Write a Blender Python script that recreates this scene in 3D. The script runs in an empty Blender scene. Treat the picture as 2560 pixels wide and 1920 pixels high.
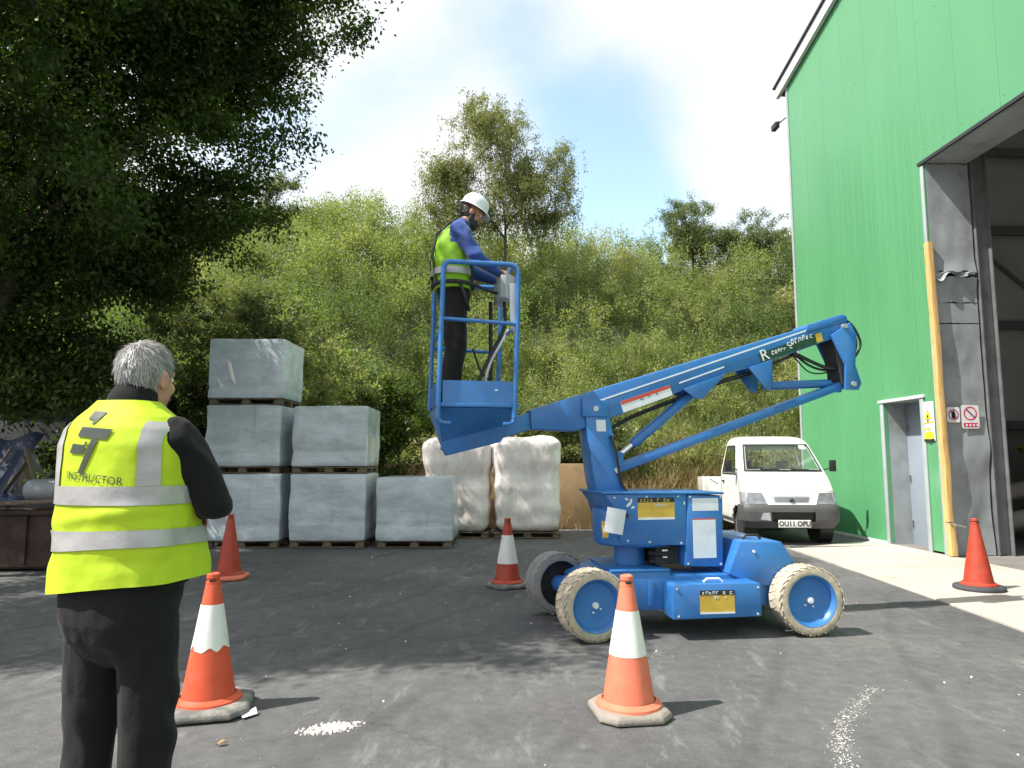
import bpy, bmesh, math, random
import numpy as np
from mathutils import Vector, Matrix, noise
random.seed(7)
PI = math.pi
R = math.radians
SC = bpy.context.scene
COL = SC.collection

# ------------------------------------------------------------------ camera
cam_d = bpy.data.cameras.new('camera')
cam = bpy.data.objects.new('camera', cam_d)
COL.objects.link(cam)
cam.location = (0, 0, 1.41)
cam.rotation_euler = (R(90 + 6.23), 0, 0)
cam_d.sensor_width = 36
cam_d.lens = 24.47
cam_d.clip_start = 0.05
cam_d.clip_end = 2000
SC.camera = cam

# ------------------------------------------------------------------ sun and sky
SUN_EL = R(52.5)
SUN_AZ = (-0.945, -0.327)          # horizontal direction towards the sun
to_sun = Vector((SUN_AZ[0] * math.cos(SUN_EL), SUN_AZ[1] * math.cos(SUN_EL), math.sin(SUN_EL))).normalized()
sun_d = bpy.data.lights.new('sun', 'SUN')
sun_d.energy = 5.0
sun_d.angle = R(0.53)
sun_d.color = (1.0, 0.95, 0.87)
sun = bpy.data.objects.new('sun', sun_d)
COL.objects.link(sun)
sun.location = (-8, -3, 12)
sun.rotation_euler = to_sun.to_track_quat('Z', 'Y').to_euler()

world = bpy.data.worlds.new('World')
SC.world = world
world.use_nodes = True
wt = world.node_tree
wn, wl = wt.nodes, wt.links
bg = wn['Background']
bg.inputs['Strength'].default_value = 0.062
sky = wn.new('ShaderNodeTexSky')
sky.sky_type = 'NISHITA'
sky.sun_disc = False
sky.sun_elevation = SUN_EL
sky.sun_rotation = math.atan2(to_sun.x, to_sun.y)
sky.air_density = 1.1
sky.dust_density = 1.2
sky.ozone_density = 1.5
tc = wn.new('ShaderNodeTexCoord')
sep = wn.new('ShaderNodeSeparateXYZ')
wl.new(tc.outputs['Generated'], sep.inputs[0])
def wmath(op, a, b=None, c=None):
    n = wn.new('ShaderNodeMath'); n.operation = op
    for i, v in enumerate((a, b, c)):
        if v is None: continue
        if isinstance(v, (int, float)): n.inputs[i].default_value = v
        else: wl.new(v, n.inputs[i])
    return n.outputs[0]
# a flat cloud deck: the view direction is projected on a plane overhead
zz = wmath('ADD', wmath('MAXIMUM', sep.outputs[2], 0.0), 0.22)
comb = wn.new('ShaderNodeCombineXYZ')
wl.new(wmath('DIVIDE', sep.outputs[0], zz), comb.inputs[0])
wl.new(wmath('DIVIDE', sep.outputs[1], zz), comb.inputs[1])
nz = wn.new('ShaderNodeTexNoise'); nz.inputs['Scale'].default_value = 1.15
nz.inputs['Detail'].default_value = 7; nz.inputs['Roughness'].default_value = 0.52
nz.inputs['Distortion'].default_value = 0.25
wl.new(comb.outputs[0], nz.inputs['Vector'])
cov = nz.outputs[0]
# openings in the cloud where the blue shows, as (direction, radius, depth)
for d, rad, dep in (((0.05, 1.0, 0.62), 0.23, 0.24), ((0.13, 1.0, 0.46), 0.19, 0.24), ((0.17, 1.0, 0.34), 0.14, 0.22),
                    ((-0.20, 1.0, 0.55), 0.13, 0.13), ((-0.36, 1.0, 0.50), 0.14, 0.12), ((0.36, 1.0, 0.33), 0.06, 0.08),
                    ((-0.9, 0.3, 0.6), 0.3, 0.2), ((0.7, -0.8, 0.5), 0.4, 0.2), ((-0.5, -0.9, 0.8), 0.35, 0.2)):
    v = Vector(d).normalized()
    dd = wn.new('ShaderNodeVectorMath'); dd.operation = 'DISTANCE'
    wl.new(tc.outputs['Generated'], dd.inputs[0]); dd.inputs[1].default_value = v
    mr = wn.new('ShaderNodeMapRange'); mr.interpolation_type = 'SMOOTHSTEP'
    mr.inputs['From Min'].default_value = 0.0; mr.inputs['From Max'].default_value = rad
    mr.inputs['To Min'].default_value = dep; mr.inputs['To Max'].default_value = 0.0
    wl.new(dd.outputs['Value'], mr.inputs['Value'])
    cov = wmath('SUBTRACT', cov, mr.outputs[0])
cr = wn.new('ShaderNodeMapRange'); cr.interpolation_type = 'SMOOTHSTEP'
cr.inputs['From Min'].default_value = 0.20; cr.inputs['From Max'].default_value = 0.50
wl.new(cov, cr.inputs['Value'])
nz2 = wn.new('ShaderNodeTexNoise'); nz2.inputs['Scale'].default_value = 2.6; nz2.inputs['Detail'].default_value = 4
wl.new(comb.outputs[0], nz2.inputs['Vector'])
cc = wn.new('ShaderNodeMix'); cc.data_type = 'RGBA'
cc.inputs[6].default_value = (10.4, 10.7, 11.1, 1); cc.inputs[7].default_value = (11.8, 11.8, 11.8, 1)
mr2 = wn.new('ShaderNodeMapRange'); mr2.inputs['From Min'].default_value = 0.35; mr2.inputs['From Max'].default_value = 0.6
wl.new(nz2.outputs[0], mr2.inputs['Value']); wl.new(mr2.outputs[0], cc.inputs[0])
skb = wn.new('ShaderNodeMix'); skb.data_type = 'RGBA'; skb.blend_type = 'MULTIPLY'; skb.inputs[0].default_value = 1
wl.new(sky.outputs[0], skb.inputs[6]); skb.inputs[7].default_value = (4.3, 4.1, 3.5, 1)
mx = wn.new('ShaderNodeMix'); mx.data_type = 'RGBA'
wl.new(wmath('MULTIPLY', cr.outputs[0], 0.97), mx.inputs[0]); wl.new(skb.outputs[2], mx.inputs[6]); wl.new(cc.outputs[2], mx.inputs[7])
wl.new(mx.outputs[2], bg.inputs['Color'])

SC.view_settings.view_transform = 'Standard'
SC.view_settings.look = 'None'
SC.view_settings.gamma = 1
SC.view_settings.use_curve_mapping = False
SC.view_settings.exposure = 0.66
SC.cycles.max_bounces = 7
SC.cycles.diffuse_bounces = 4
SC.cycles.glossy_bounces = 3
SC.cycles.transmission_bounces = 5
SC.cycles.transparent_max_bounces = 10
SC.cycles.sample_clamp_indirect = 6.0

# ------------------------------------------------------------------ materials
MATS = {}
def nodes_of(name):
    m = bpy.data.materials.new(name); m.use_nodes = True
    nt = m.node_tree
    return m, nt.nodes, nt.links, nt.nodes['Principled BSDF']
def add_noise(n, l, vec, scale, detail=4, rough=0.55):
    t = n.new('ShaderNodeTexNoise'); t.inputs['Scale'].default_value = scale
    t.inputs['Detail'].default_value = detail; t.inputs['Roughness'].default_value = rough
    l.new(vec, t.inputs['Vector']); return t.outputs[0]
def ramp(n, l, fac, stops):
    r = n.new('ShaderNodeValToRGB'); e = r.color_ramp.elements
    while len(e) < len(stops): e.new(0.5)
    for el, (p, c) in zip(e, stops):
        el.position = p; el.color = (c[0], c[1], c[2], 1) if not isinstance(c, (int, float)) else (c, c, c, 1)
    l.new(fac, r.inputs[0]); return r.outputs[0]
def mixc(n, l, fac, a, b, blend='MIX'):
    m = n.new('ShaderNodeMix'); m.data_type = 'RGBA'; m.blend_type = blend
    for i, v in ((0, fac), (6, a), (7, b)):
        if isinstance(v, (int, float)): m.inputs[i].default_value = v
        elif isinstance(v, tuple): m.inputs[i].default_value = (v[0], v[1], v[2], 1)
        else: l.new(v, m.inputs[i])
    return m.outputs[2]
def pmat(name, col, rough=0.55, metal=0.0, var=0.12, vscale=5.0, bump=0.0, bscale=60.0, spec=0.5, dirt=None, coat=0.0, sheen=0.0, stretch=None):
    m, n, l, p = nodes_of(name)
    t = n.new('ShaderNodeTexCoord'); vec = t.outputs['Object']
    if stretch:
        mp = n.new('ShaderNodeMapping'); mp.inputs['Scale'].default_value = stretch
        l.new(vec, mp.inputs[0]); vec = mp.outputs[0]
    nv = add_noise(n, l, vec, vscale, 5)
    lo = tuple(max(0, c * (1 - var)) for c in col); hi = tuple(min(1, c * (1 + var)) for c in col)
    c = ramp(n, l, nv, [(0.3, lo), (0.7, hi)])
    rr = ramp(n, l, nv, [(0.3, max(0, rough - 0.07)), (0.75, min(1, rough + 0.1))])
    if dirt:
        dc, amt, ds = dirt
        nd = add_noise(n, l, vec, ds, 8, 0.68)
        f = ramp(n, l, nd, [(0.62 - 0.28 * amt, 0.0), (0.62 - 0.28 * amt + 0.14, min(1, amt * 1.3))])
        c = mixc(n, l, f, c, dc)
        rr = mixc(n, l, f, rr, (0.85, 0.85, 0.85))
    l.new(c, p.inputs['Base Color']); l.new(rr, p.inputs['Roughness'])
    p.inputs['Metallic'].default_value = metal
    p.inputs['Specular IOR Level'].default_value = spec
    p.inputs['Coat Weight'].default_value = coat
    p.inputs['Coat Roughness'].default_value = 0.12
    p.inputs['Sheen Weight'].default_value = sheen
    if bump:
        b = n.new('ShaderNodeBump'); b.inputs['Strength'].default_value = bump; b.inputs['Distance'].default_value = 0.02
        l.new(add_noise(n, l, vec, bscale, 6, 0.6), b.inputs['Height']); l.new(b.outputs[0], p.inputs['Normal'])
    MATS[name] = m
    return m
def leafmat(name, cols, trans=0.35, rough=0.5, spec=0.35):
    """cols: colours along the per-leaf tint value"""
    m, n, l, p = nodes_of(name)
    a = n.new('ShaderNodeAttribute'); a.attribute_name = 'tint'
    k = len(cols)
    c = ramp(n, l, a.outputs['Fac'], [(i / (k - 1), cc) for i, cc in enumerate(cols)])
    l.new(c, p.inputs['Base Color']); p.inputs['Roughness'].default_value = rough
    p.inputs['Specular IOR Level'].default_value = spec
    tr = n.new('ShaderNodeBsdfTranslucent')
    l.new(mixc(n, l, 1.0, c, (1.25, 1.35, 0.55), 'MULTIPLY'), tr.inputs[0])
    ms = n.new('ShaderNodeMixShader'); ms.inputs[0].default_value = trans
    l.new(p.outputs[0], ms.inputs[1]); l.new(tr.outputs[0], ms.inputs[2])
    l.new(ms.outputs[0], n['Material Output'].inputs['Surface'])
    MATS[name] = m
    return m

# ------------------------------------------------------------------ mesh helpers
def frame_of(d):
    d = d.normalized()
    u = d.cross(Vector((0, 0, 1)))
    if u.length < 1e-4: u = Vector((1, 0, 0))
    u.normalize()
    return u, u.cross(d).normalized()
class G:
    """collects shapes that become ONE mesh object"""
    def __init__(s): s.v = []; s.f = []
    def add(s, vs, fs):
        o = len(s.v); s.v += [tuple(v) for v in vs]; s.f += [tuple(i + o for i in f) for f in fs]; return s
    def box(s, c, d, m=None):
        vs = [Vector((c[0] + sx * d[0] / 2, c[1] + sy * d[1] / 2, c[2] + sz * d[2] / 2)) for sx in (-1, 1) for sy in (-1, 1) for sz in (-1, 1)]
        if m is not None: vs = [m @ v for v in vs]
        return s.add(vs, [(0, 1, 3, 2), (4, 6, 7, 5), (0, 4, 5, 1), (2, 3, 7, 6), (0, 2, 6, 4), (1, 5, 7, 3)])
    def bar(s, a, b, w, h, up=(0, 0, 1)):
        """box from a to b, w across, h along up"""
        a, b = Vector(a), Vector(b); d = (b - a).normalized(); up = Vector(up)
        u = d.cross(up)
        if u.length < 1e-5: u = Vector((1, 0, 0))
        u.normalize(); n = u.cross(d).normalized()
        vs = [p + u * (su * w / 2) + n * (sn * h / 2) for p in (a, b) for su in (-1, 1) for sn in (-1, 1)]
        return s.add(vs, [(0, 2, 3, 1), (4, 5, 7, 6), (0, 1, 5, 4), (2, 6, 7, 3), (0, 4, 6, 2), (1, 3, 7, 5)])
    def prism(s, pts, y0, y1):
        """polygon in x,z pulled from y0 to y1"""
        n = len(pts)
        vs = [(p[0], y0, p[1]) for p in pts] + [(p[0], y1, p[1]) for p in pts]
        fs = [tuple(range(n)), tuple(range(2 * n - 1, n - 1, -1))] + [(i, i + n, (i + 1) % n + n, (i + 1) % n) for i in range(n)]
        return s.add(vs, fs)
    def slab(s, pts, z0, z1):
        n = len(pts)
        vs = [(p[0], p[1], z0) for p in pts] + [(p[0], p[1], z1) for p in pts]
        fs = [tuple(range(n))[::-1], tuple(range(n, 2 * n))] + [(i, (i + 1) % n, (i + 1) % n + n, i + n) for i in range(n)]
        return s.add(vs, fs)
    def tube(s, path, r, seg=8, cap=True):
        P = [Vector(p) for p in path]; n = len(P)
        rr = r if isinstance(r, (list, tuple)) else [r] * n
        vs, fs = [], []
        d0 = (P[1] - P[0]).normalized(); u, w = frame_of(d0)
        for i in range(n):
            if i == 0: d = P[1] - P[0]
            elif i == n - 1: d = P[-1] - P[-2]
            else: d = (P[i + 1] - P[i]).normalized() + (P[i] - P[i - 1]).normalized()
            d.normalize()
            u = (u - d * u.dot(d)).normalized(); w = d.cross(u)
            for k in range(seg):
                a = 2 * PI * k / seg
                vs.append(P[i] + (u * math.cos(a) + w * math.sin(a)) * rr[i])
        for i in range(n - 1):
            for k in range(seg):
                fs.append((i * seg + k, i * seg + (k + 1) % seg, (i + 1) * seg + (k + 1) % seg, (i + 1) * seg + k))
        if cap: fs += [tuple(range(seg))[::-1], tuple(range((n - 1) * seg, n * seg))]
        return s.add(vs, fs)
    def lathe(s, prof, seg=24, m=None, cap=True):
        """profile of (r, z) turned about z"""
        n = len(prof); vs, fs = [], []
        for r, z in prof:
            for k in range(seg):
                a = 2 * PI * k / seg
                v = Vector((r * math.cos(a), r * math.sin(a), z)); vs.append(m @ v if m is not None else v)
        for i in range(n - 1):
            for k in range(seg):
                fs.append((i * seg + k, i * seg + (k + 1) % seg, (i + 1) * seg + (k + 1) % seg, (i + 1) * seg + k))
        if cap: fs += [tuple(range(seg))[::-1], tuple(range((n - 1) * seg, n * seg))]
        return s.add(vs, fs)
    def grid(s, fn, nu, nv, close=False):
        """fn(u,v) with u,v in 0..1; close joins u=1 to u=0"""
        cols = nu if close else nu + 1
        vs = [fn(i / nu, j / nv) for j in range(nv + 1) for i in range(cols)]
        fs = []
        for j in range(nv):
            for i in range(nu):
                i2 = (i + 1) % cols
                fs.append((j * cols + i, j * cols + i2, (j + 1) * cols + i2, (j + 1) * cols + i))
        return s.add(vs, fs)
    def mesh(s, name, bevel=0, seg=2, smooth=30, solid=0, weld=0):
        bm = bmesh.new()
        vv = [bm.verts.new(v) for v in s.v]
        for f in s.f:
            try: bm.faces.new([vv[i] for i in f])
            except ValueError: pass
        if weld: bmesh.ops.remove_doubles(bm, verts=bm.verts, dist=weld)
        bmesh.ops.recalc_face_normals(bm, faces=bm.faces)
        if bevel:
            ed = [e for e in bm.edges if len(e.link_faces) == 2 and e.calc_face_angle(0) > R(28)]
            bmesh.ops.bevel(bm, geom=ed, offset=bevel, segments=seg, profile=0.5, affect='EDGES', clamp_overlap=True)
        if solid: bmesh.ops.solidify(bm, geom=bm.faces[:], thickness=solid)
        me = bpy.data.meshes.new(name); bm.to_mesh(me); bm.free()
        if smooth:
            me.shade_smooth(); me.set_sharp_from_angle(angle=R(smooth))
        return me
    def build(s, name, mat, parent=None, **k):
        return obj(name, s.mesh(name, **k), mat, parent)
def obj(name, me, mat, parent=None):
    o = bpy.data.objects.new(name, me); COL.objects.link(o)
    if mat is not None and not me.materials: me.materials.append(MATS[mat] if isinstance(mat, str) else mat)
    if parent is not None: o.parent = parent
    return o
def tag(o, label=None, cat=None, group=None, kind=None):
    if label: o['label'] = label
    if cat: o['category'] = cat
    if group: o['group'] = group
    if kind: o['kind'] = kind
    return o
def thing(name, label, cat, loc=(0, 0, 0), rz=0.0, group=None):
    o = bpy.data.objects.new(name, None); COL.objects.link(o)
    o.empty_display_size = 0.2
    o.location = loc; o.rotation_euler = (0, 0, rz)
    return tag(o, label, cat, group)
def struct(o): o['kind'] = 'structure'; return o
def copy_tree(o, parent=None):
    c = o.copy(); COL.objects.link(c)
    if parent is not None: c.parent = parent
    for ch in o.children: copy_tree(ch, c)
    return c
def xf(name, gobj, mat, parent, loc=(0, 0, 0), rot=(0, 0, 0), **k):
    o = gobj.build(name, mat, parent, **k); o.location = loc; o.rotation_euler = rot; return o
def bake(o, mods):
    """run modifiers once and keep the result as plain mesh data"""
    for t, kw in mods:
        m = o.modifiers.new(t.lower(), t)
        for a, b in kw.items(): setattr(m, a, b)
    bpy.context.view_layer.update()
    dg = bpy.context.evaluated_depsgraph_get()
    me = bpy.data.meshes.new_from_object(o.evaluated_get(dg), depsgraph=dg)
    old = o.data; o.modifiers.clear(); mats = list(old.materials); o.data = me
    me.materials.clear()
    for m in mats: me.materials.append(m)
    bpy.data.meshes.remove(old)
    return o
def text_mesh(s, size, extr=0.0, font_shear=0.0, space=1.0, bold=0.0):
    cu = bpy.data.curves.new('text', 'FONT'); cu.body = s; cu.size = size; cu.extrude = extr
    cu.align_x = 'CENTER'; cu.align_y = 'CENTER'; cu.shear = font_shear; cu.space_character = space
    cu.resolution_u = 3; cu.offset = bold
    o = bpy.data.objects.new('text', cu); COL.objects.link(o)
    bpy.context.view_layer.update()
    dg = bpy.context.evaluated_depsgraph_get()
    me = bpy.data.meshes.new_from_object(o.evaluated_get(dg), depsgraph=dg)
    bpy.data.objects.remove(o); bpy.data.curves.remove(cu)
    return me
def fast_mesh(name, co, quads, tint=None):
    """numpy arrays -> mesh; quads (n,4) or tris (n,3)"""
    me = bpy.data.meshes.new(name)
    nf, k = quads.shape
    me.vertices.add(len(co)); me.vertices.foreach_set('co', np.ascontiguousarray(co, dtype=np.float32).ravel())
    me.loops.add(nf * k); me.loops.foreach_set('vertex_index', quads.astype(np.int32).ravel())
    me.polygons.add(nf); me.polygons.foreach_set('loop_start', np.arange(0, nf * k, k, dtype=np.int32))
    me.update(calc_edges=True)
    if tint is not None:
        a = me.attributes.new('tint', 'FLOAT', 'FACE'); a.data.foreach_set('value', np.ascontiguousarray(tint, dtype=np.float32))
    return me
RNG = np.random.default_rng(11)
def unit(a): return a / np.maximum(np.linalg.norm(a, axis=1, keepdims=True), 1e-9)
def leaves(name, c, size, tint, mat, parent=None, aspect=0.5, bias=None, droop=0.0, axis=None, tri=False):
    """one bent diamond leaf per centre"""
    n = len(c)
    d = unit(RNG.normal(size=(n, 3)) + (0 if axis is None else axis))
    d[:, 2] -= droop; d = unit(d)
    w = RNG.normal(size=(n, 3))
    if bias is not None: w = w + bias
    w = unit(w)
    s = unit(np.cross(d, w)); nn = np.cross(s, d)
    L = size[:, None]
    p0 = c - d * L * 0.5; p2 = c + d * L * 0.5 - nn * L * 0.08
    p1 = c + s * L * aspect * 0.5 + nn * L * 0.1; p3 = c - s * L * aspect * 0.5 + nn * L * 0.1
    k = 3 if tri else 4
    co = np.stack([p0, p1, p2, p3] if not tri else [p1 - d * L * 0.3, p2, p3 - d * L * 0.3], 1).reshape(-1, 3)
    q = np.arange(n * k).reshape(n, k)
    return obj(name, fast_mesh(name, co, q, tint), mat, parent)
# ------------------------------------------------------------------ ground
def asphalt():
    m, n, l, p = nodes_of('asphalt')
    t = n.new('ShaderNodeTexCoord'); v = t.outputs['Object']
    fine = add_noise(n, l, v, 210, 3, 0.65)
    mid = add_noise(n, l, v, 9, 6, 0.65)
    big = add_noise(n, l, v, 0.55, 5, 0.6)
    c = ramp(n, l, fine, [(0.28, (0.066, 0.066, 0.069)), (0.5, (0.115, 0.115, 0.118)), (0.74, (0.19, 0.188, 0.186))])
    c = mixc(n, l, 1.0, c, ramp(n, l, mid, [(0.3, (0.78, 0.78, 0.79)), (0.7, (1.2, 1.2, 1.18))]), 'MULTIPLY')
    c = mixc(n, l, 1.0, c, ramp(n, l, big, [(0.3, (0.72, 0.72, 0.75)), (0.7, (1.22, 1.21, 1.18))]), 'MULTIPLY')
    # pale dusty wear and scuffs, stretched along the driving direction
    mp = n.new('ShaderNodeMapping'); mp.inputs['Scale'].default_value = (2.6, 0.7, 1); mp.inputs['Rotation'].default_value = (0, 0, R(-32)); l.new(v, mp.inputs[0])
    sc = add_noise(n, l, mp.outputs[0], 2.2, 9, 0.72)
    c = mixc(n, l, ramp(n, l, sc, [(0.56, 0.0), (0.78, 0.6)]), c, (0.33, 0.325, 0.315))
    mp2 = n.new('ShaderNodeMapping'); mp2.inputs['Rotation'].default_value = (0, 0, R(25)); l.new(v, mp2.inputs[0])
    wv = n.new('ShaderNodeTexWave'); wv.inputs['Scale'].default_value = 0.33; wv.inputs['Distortion'].default_value = 5; wv.inputs['Detail'].default_value = 4; wv.inputs['Detail Scale'].default_value = 0.7
    l.new(mp2.outputs[0], wv.inputs['Vector'])
    c = mixc(n, l, ramp(n, l, wv.outputs[1], [(0.94, 0.0), (1.0, 0.28)]), c, (0.055, 0.055, 0.06))
    # hairline cracks
    vo = n.new('ShaderNodeTexVoronoi'); vo.feature = 'DISTANCE_TO_EDGE'; vo.inputs['Scale'].default_value = 0.21
    wv2 = n.new('ShaderNodeVectorMath'); wv2.operation = 'ADD'; l.new(v, wv2.inputs[0])
    nzc = n.new('ShaderNodeTexNoise'); nzc.inputs['Scale'].default_value = 1.4; nzc.inputs['Detail'].default_value = 6; l.new(v, nzc.inputs['Vector'])
    l.new(nzc.outputs[1], wv2.inputs[1]); l.new(wv2.outputs[0], vo.inputs['Vector'])
    c = mixc(n, l, ramp(n, l, vo.outputs['Distance'], [(0.0, 0.28), (0.004, 0.0)]), c, (0.03, 0.03, 0.032))
    l.new(c, p.inputs['Base Color']); p.inputs['Roughness'].default_value = 0.86; p.inputs['Specular IOR Level'].default_value = 0.35
    b = n.new('ShaderNodeBump'); b.inputs['Strength'].default_value = 0.55; b.inputs['Distance'].default_value = 0.006
    l.new(fine, b.inputs['Height'])
    b2 = n.new('ShaderNodeBump'); b2.inputs['Strength'].default_value = 0.3; b2.inputs['Distance'].default_value = 0.03
    l.new(mid, b2.inputs['Height']); l.new(b.outputs[0], b2.inputs['Normal'])
    l.new(b2.outputs[0], p.inputs['Normal'])
    MATS['asphalt'] = m
asphalt()
def concrete_floor():
    m, n, l, p = nodes_of('concrete')
    t = n.new('ShaderNodeTexCoord'); v = t.outputs['Object']
    c = ramp(n, l, add_noise(n, l, v, 1.1, 7, 0.62), [(0.3, (0.40, 0.365, 0.315)), (0.7, (0.52, 0.485, 0.43))])
    c = mixc(n, l, ramp(n, l, add_noise(n, l, v, 4.5, 8, 0.7), [(0.55, 0.0), (0.75, 0.45)]), c, (0.27, 0.25, 0.22))
    c = mixc(n, l, 1.0, c, ramp(n, l, add_noise(n, l, v, 120, 2), [(0.3, 0.88), (0.7, 1.1)]), 'MULTIPLY')
    l.new(c, p.inputs['Base Color']); p.inputs['Roughness'].default_value = 0.8
    b = n.new('ShaderNodeBump'); b.inputs['Strength'].default_value = 0.25; b.inputs['Distance'].default_value = 0.01
    l.new(add_noise(n, l, v, 60, 5), b.inputs['Height']); l.new(b.outputs[0], p.inputs['Normal'])
    MATS['concrete'] = m
concrete_floor()
# gently uneven near the camera, flat far away
def ground_z(x, y):
    w = max(0.0, 1 - max(abs(x) / 12, abs(y - 6) / 10))
    return w * 0.012 * noise.noise((x * 0.35, y * 0.35, 3.1)) - 0.004
g = G()
xs = [-400, -120, -40, -20] + [-12 + 0.6 * i for i in range(41)] + [20, 40, 120, 400]
ys = [-200, -60, -20, -8] + [-4 + 0.6 * i for i in range(36)] + [24, 60, 200, 600]
g.grid(lambda u, v: (xs[round(u * (len(xs) - 1))], ys[round(v * (len(ys) - 1))], ground_z(xs[round(u * (len(xs) - 1))], ys[round(v * (len(ys) - 1))])), len(xs) - 1, len(ys) - 1)
yard = struct(g.build('asphalt_yard', 'asphalt', smooth=60))
# concrete apron in front of the hall, cast in bays with joints between them
apron_edge = lambda y: 4.02 + 0.037 * y
bays = [(-6.0, -0.5), (-0.488, 3.4), (3.412, 6.9), (6.912, 9.4), (9.412, 11.95)]
apron = None
for i, (y0, y1) in enumerate(bays):
    gg = G()
    far = i == len(bays) - 1
    n = 10
    L, Rr = [], []
    for k in range(n + 1):
        y = y0 + (y1 - y0) * k / n
        L.append((apron_edge(y) + 0.02 * noise.noise((y * 2.3, 0, 1)), y))
        Rr.append((6.23 + (14.9 - y) * 0.046 - 0.012, y))
    if far:
        L[-1] = (apron_edge(11.3), 11.32); L[-2] = (apron_edge(11.1), 11.1)
        Rr[-1] = (6.20 + (14.9 - 12.35) * 0.046, 12.35)
    gg.slab(L + Rr[::-1], -0.10, 0.016)
    o = gg.build('concrete_bay' if apron else 'concrete_apron', 'concrete', apron, bevel=0.004, seg=1)
    if apron is None: apron = struct(o)

# ------------------------------------------------------------------ hillside
def sstep(a, b, x):
    t = min(1, max(0, (x - a) / (b - a))); return t * t * (3 - 2 * t)
RIDGE = [(-40, 7.5), (-20, 8.6), (-11.5, 8.0), (-8.6, 8.7), (-7.1, 9.1), (-4.9, 8.9), (-2, 8.5), (0.3, 8.3), (3.2, 8.3), (6.2, 8.1), (10, 8.0), (20, 8.0), (45, 7)]
def ridge(x):
    return float(np.interp(x, [a for a, b in RIDGE], [b for a, b in RIDGE]))
def foot(x): return float(np.interp(x, [-30, -9, -5, -2.5, 0, 3, 8, 30], [11.5, 12.6, 13.3, 14.9, 15.2, 15.0, 15.4, 17]))
def hill_z(x, y):
    f = foot(x); t = (y - f) / (24.5 - f)
    h = ridge(x) * (0.62 * sstep(0, 1, t) + 0.38 * min(1, max(0, t)))
    if y > 24.5: h -= (y - 24.5) * 0.06
    return h + (0.35 * noise.noise((x * 0.35, y * 0.35, 7)) + 0.12 * noise.noise((x * 1.1, y * 1.1, 2))) * min(1, max(0, t * 4))
pmat('hill_soil', (0.085, 0.10, 0.038), 0.95, var=0.45, vscale=2.2, bump=0.6, bscale=9)
g = G()
def hp(u, v):
    x = -42 + 90 * u; y = foot(x) - 0.6 + (v ** 1.35) * 46
    return (x, y, hill_z(x, y) - 0.06)
g.grid(hp, 110, 60)
hill = struct(g.build('hillside', 'hill_soil', smooth=60))
# ------------------------------------------------------------------ green steel hall
pmat('clad_green', (0.095, 0.315, 0.145), 0.36, var=0.07, vscale=1.0, bump=0.03, bscale=3, spec=0.5, coat=0.3, stretch=(1, 1, 0.25))
pmat('trim_grey', (0.36, 0.41, 0.42), 0.4, var=0.08, vscale=3, spec=0.5)
pmat('verge_white', (0.62, 0.64, 0.66), 0.4, var=0.08, vscale=3)
pmat('dark_edge', (0.03, 0.032, 0.035), 0.5)
pmat('jamb_steel', (0.34, 0.37, 0.38), 0.42, metal=0.1, var=0.15, vscale=2.2, bump=0.12, bscale=7, dirt=((0.22, 0.22, 0.21), 0.4, 3.0))
pmat('door_grey', (0.27, 0.32, 0.38), 0.45, var=0.06, vscale=2)
pmat('liner_grey', (0.52, 0.51, 0.49), 0.6, var=0.1, vscale=1.5)
pmat('inner_dark', (0.20, 0.19, 0.175), 0.85, var=0.25, vscale=1.2, bump=0.2, bscale=12)
pmat('steel_dark', (0.19, 0.193, 0.20), 0.5, metal=0.3, var=0.2)
pmat('roof_grey', (0.3, 0.31, 0.32), 0.5)
def added_rooflight():
    m, n, l, p = nodes_of('added_rooflight')
    t = n.new('ShaderNodeBsdfTranslucent'); t.inputs[0].default_value = (0.40, 0.41, 0.40, 1)
    ms = n.new('ShaderNodeMixShader'); ms.inputs[0].default_value = 0.85
    l.new(p.outputs[0], ms.inputs[1]); l.new(t.outputs[0], ms.inputs[2]); l.new(ms.outputs[0], n['Material Output'].inputs['Surface'])
    MATS['added_rooflight'] = m
added_rooflight()
HALL_RZ = math.atan2(-0.999, 0.046)
hall = thing('warehouse', 'large green clad steel warehouse with a wide open loading door', 'warehouse', (6.2, 14.9, 0), HALL_RZ)
APEX = 9.0
def eave(u): return 9.82 + 0.215 * (u if u < APEX else 2 * APEX - u)
FIX = G().lathe([(0.011, 0.0), (0.011, 0.003), (0.006, 0.007)], 8, Matrix.Rotation(PI / 2, 4, 'X')).mesh('fixing')
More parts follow.
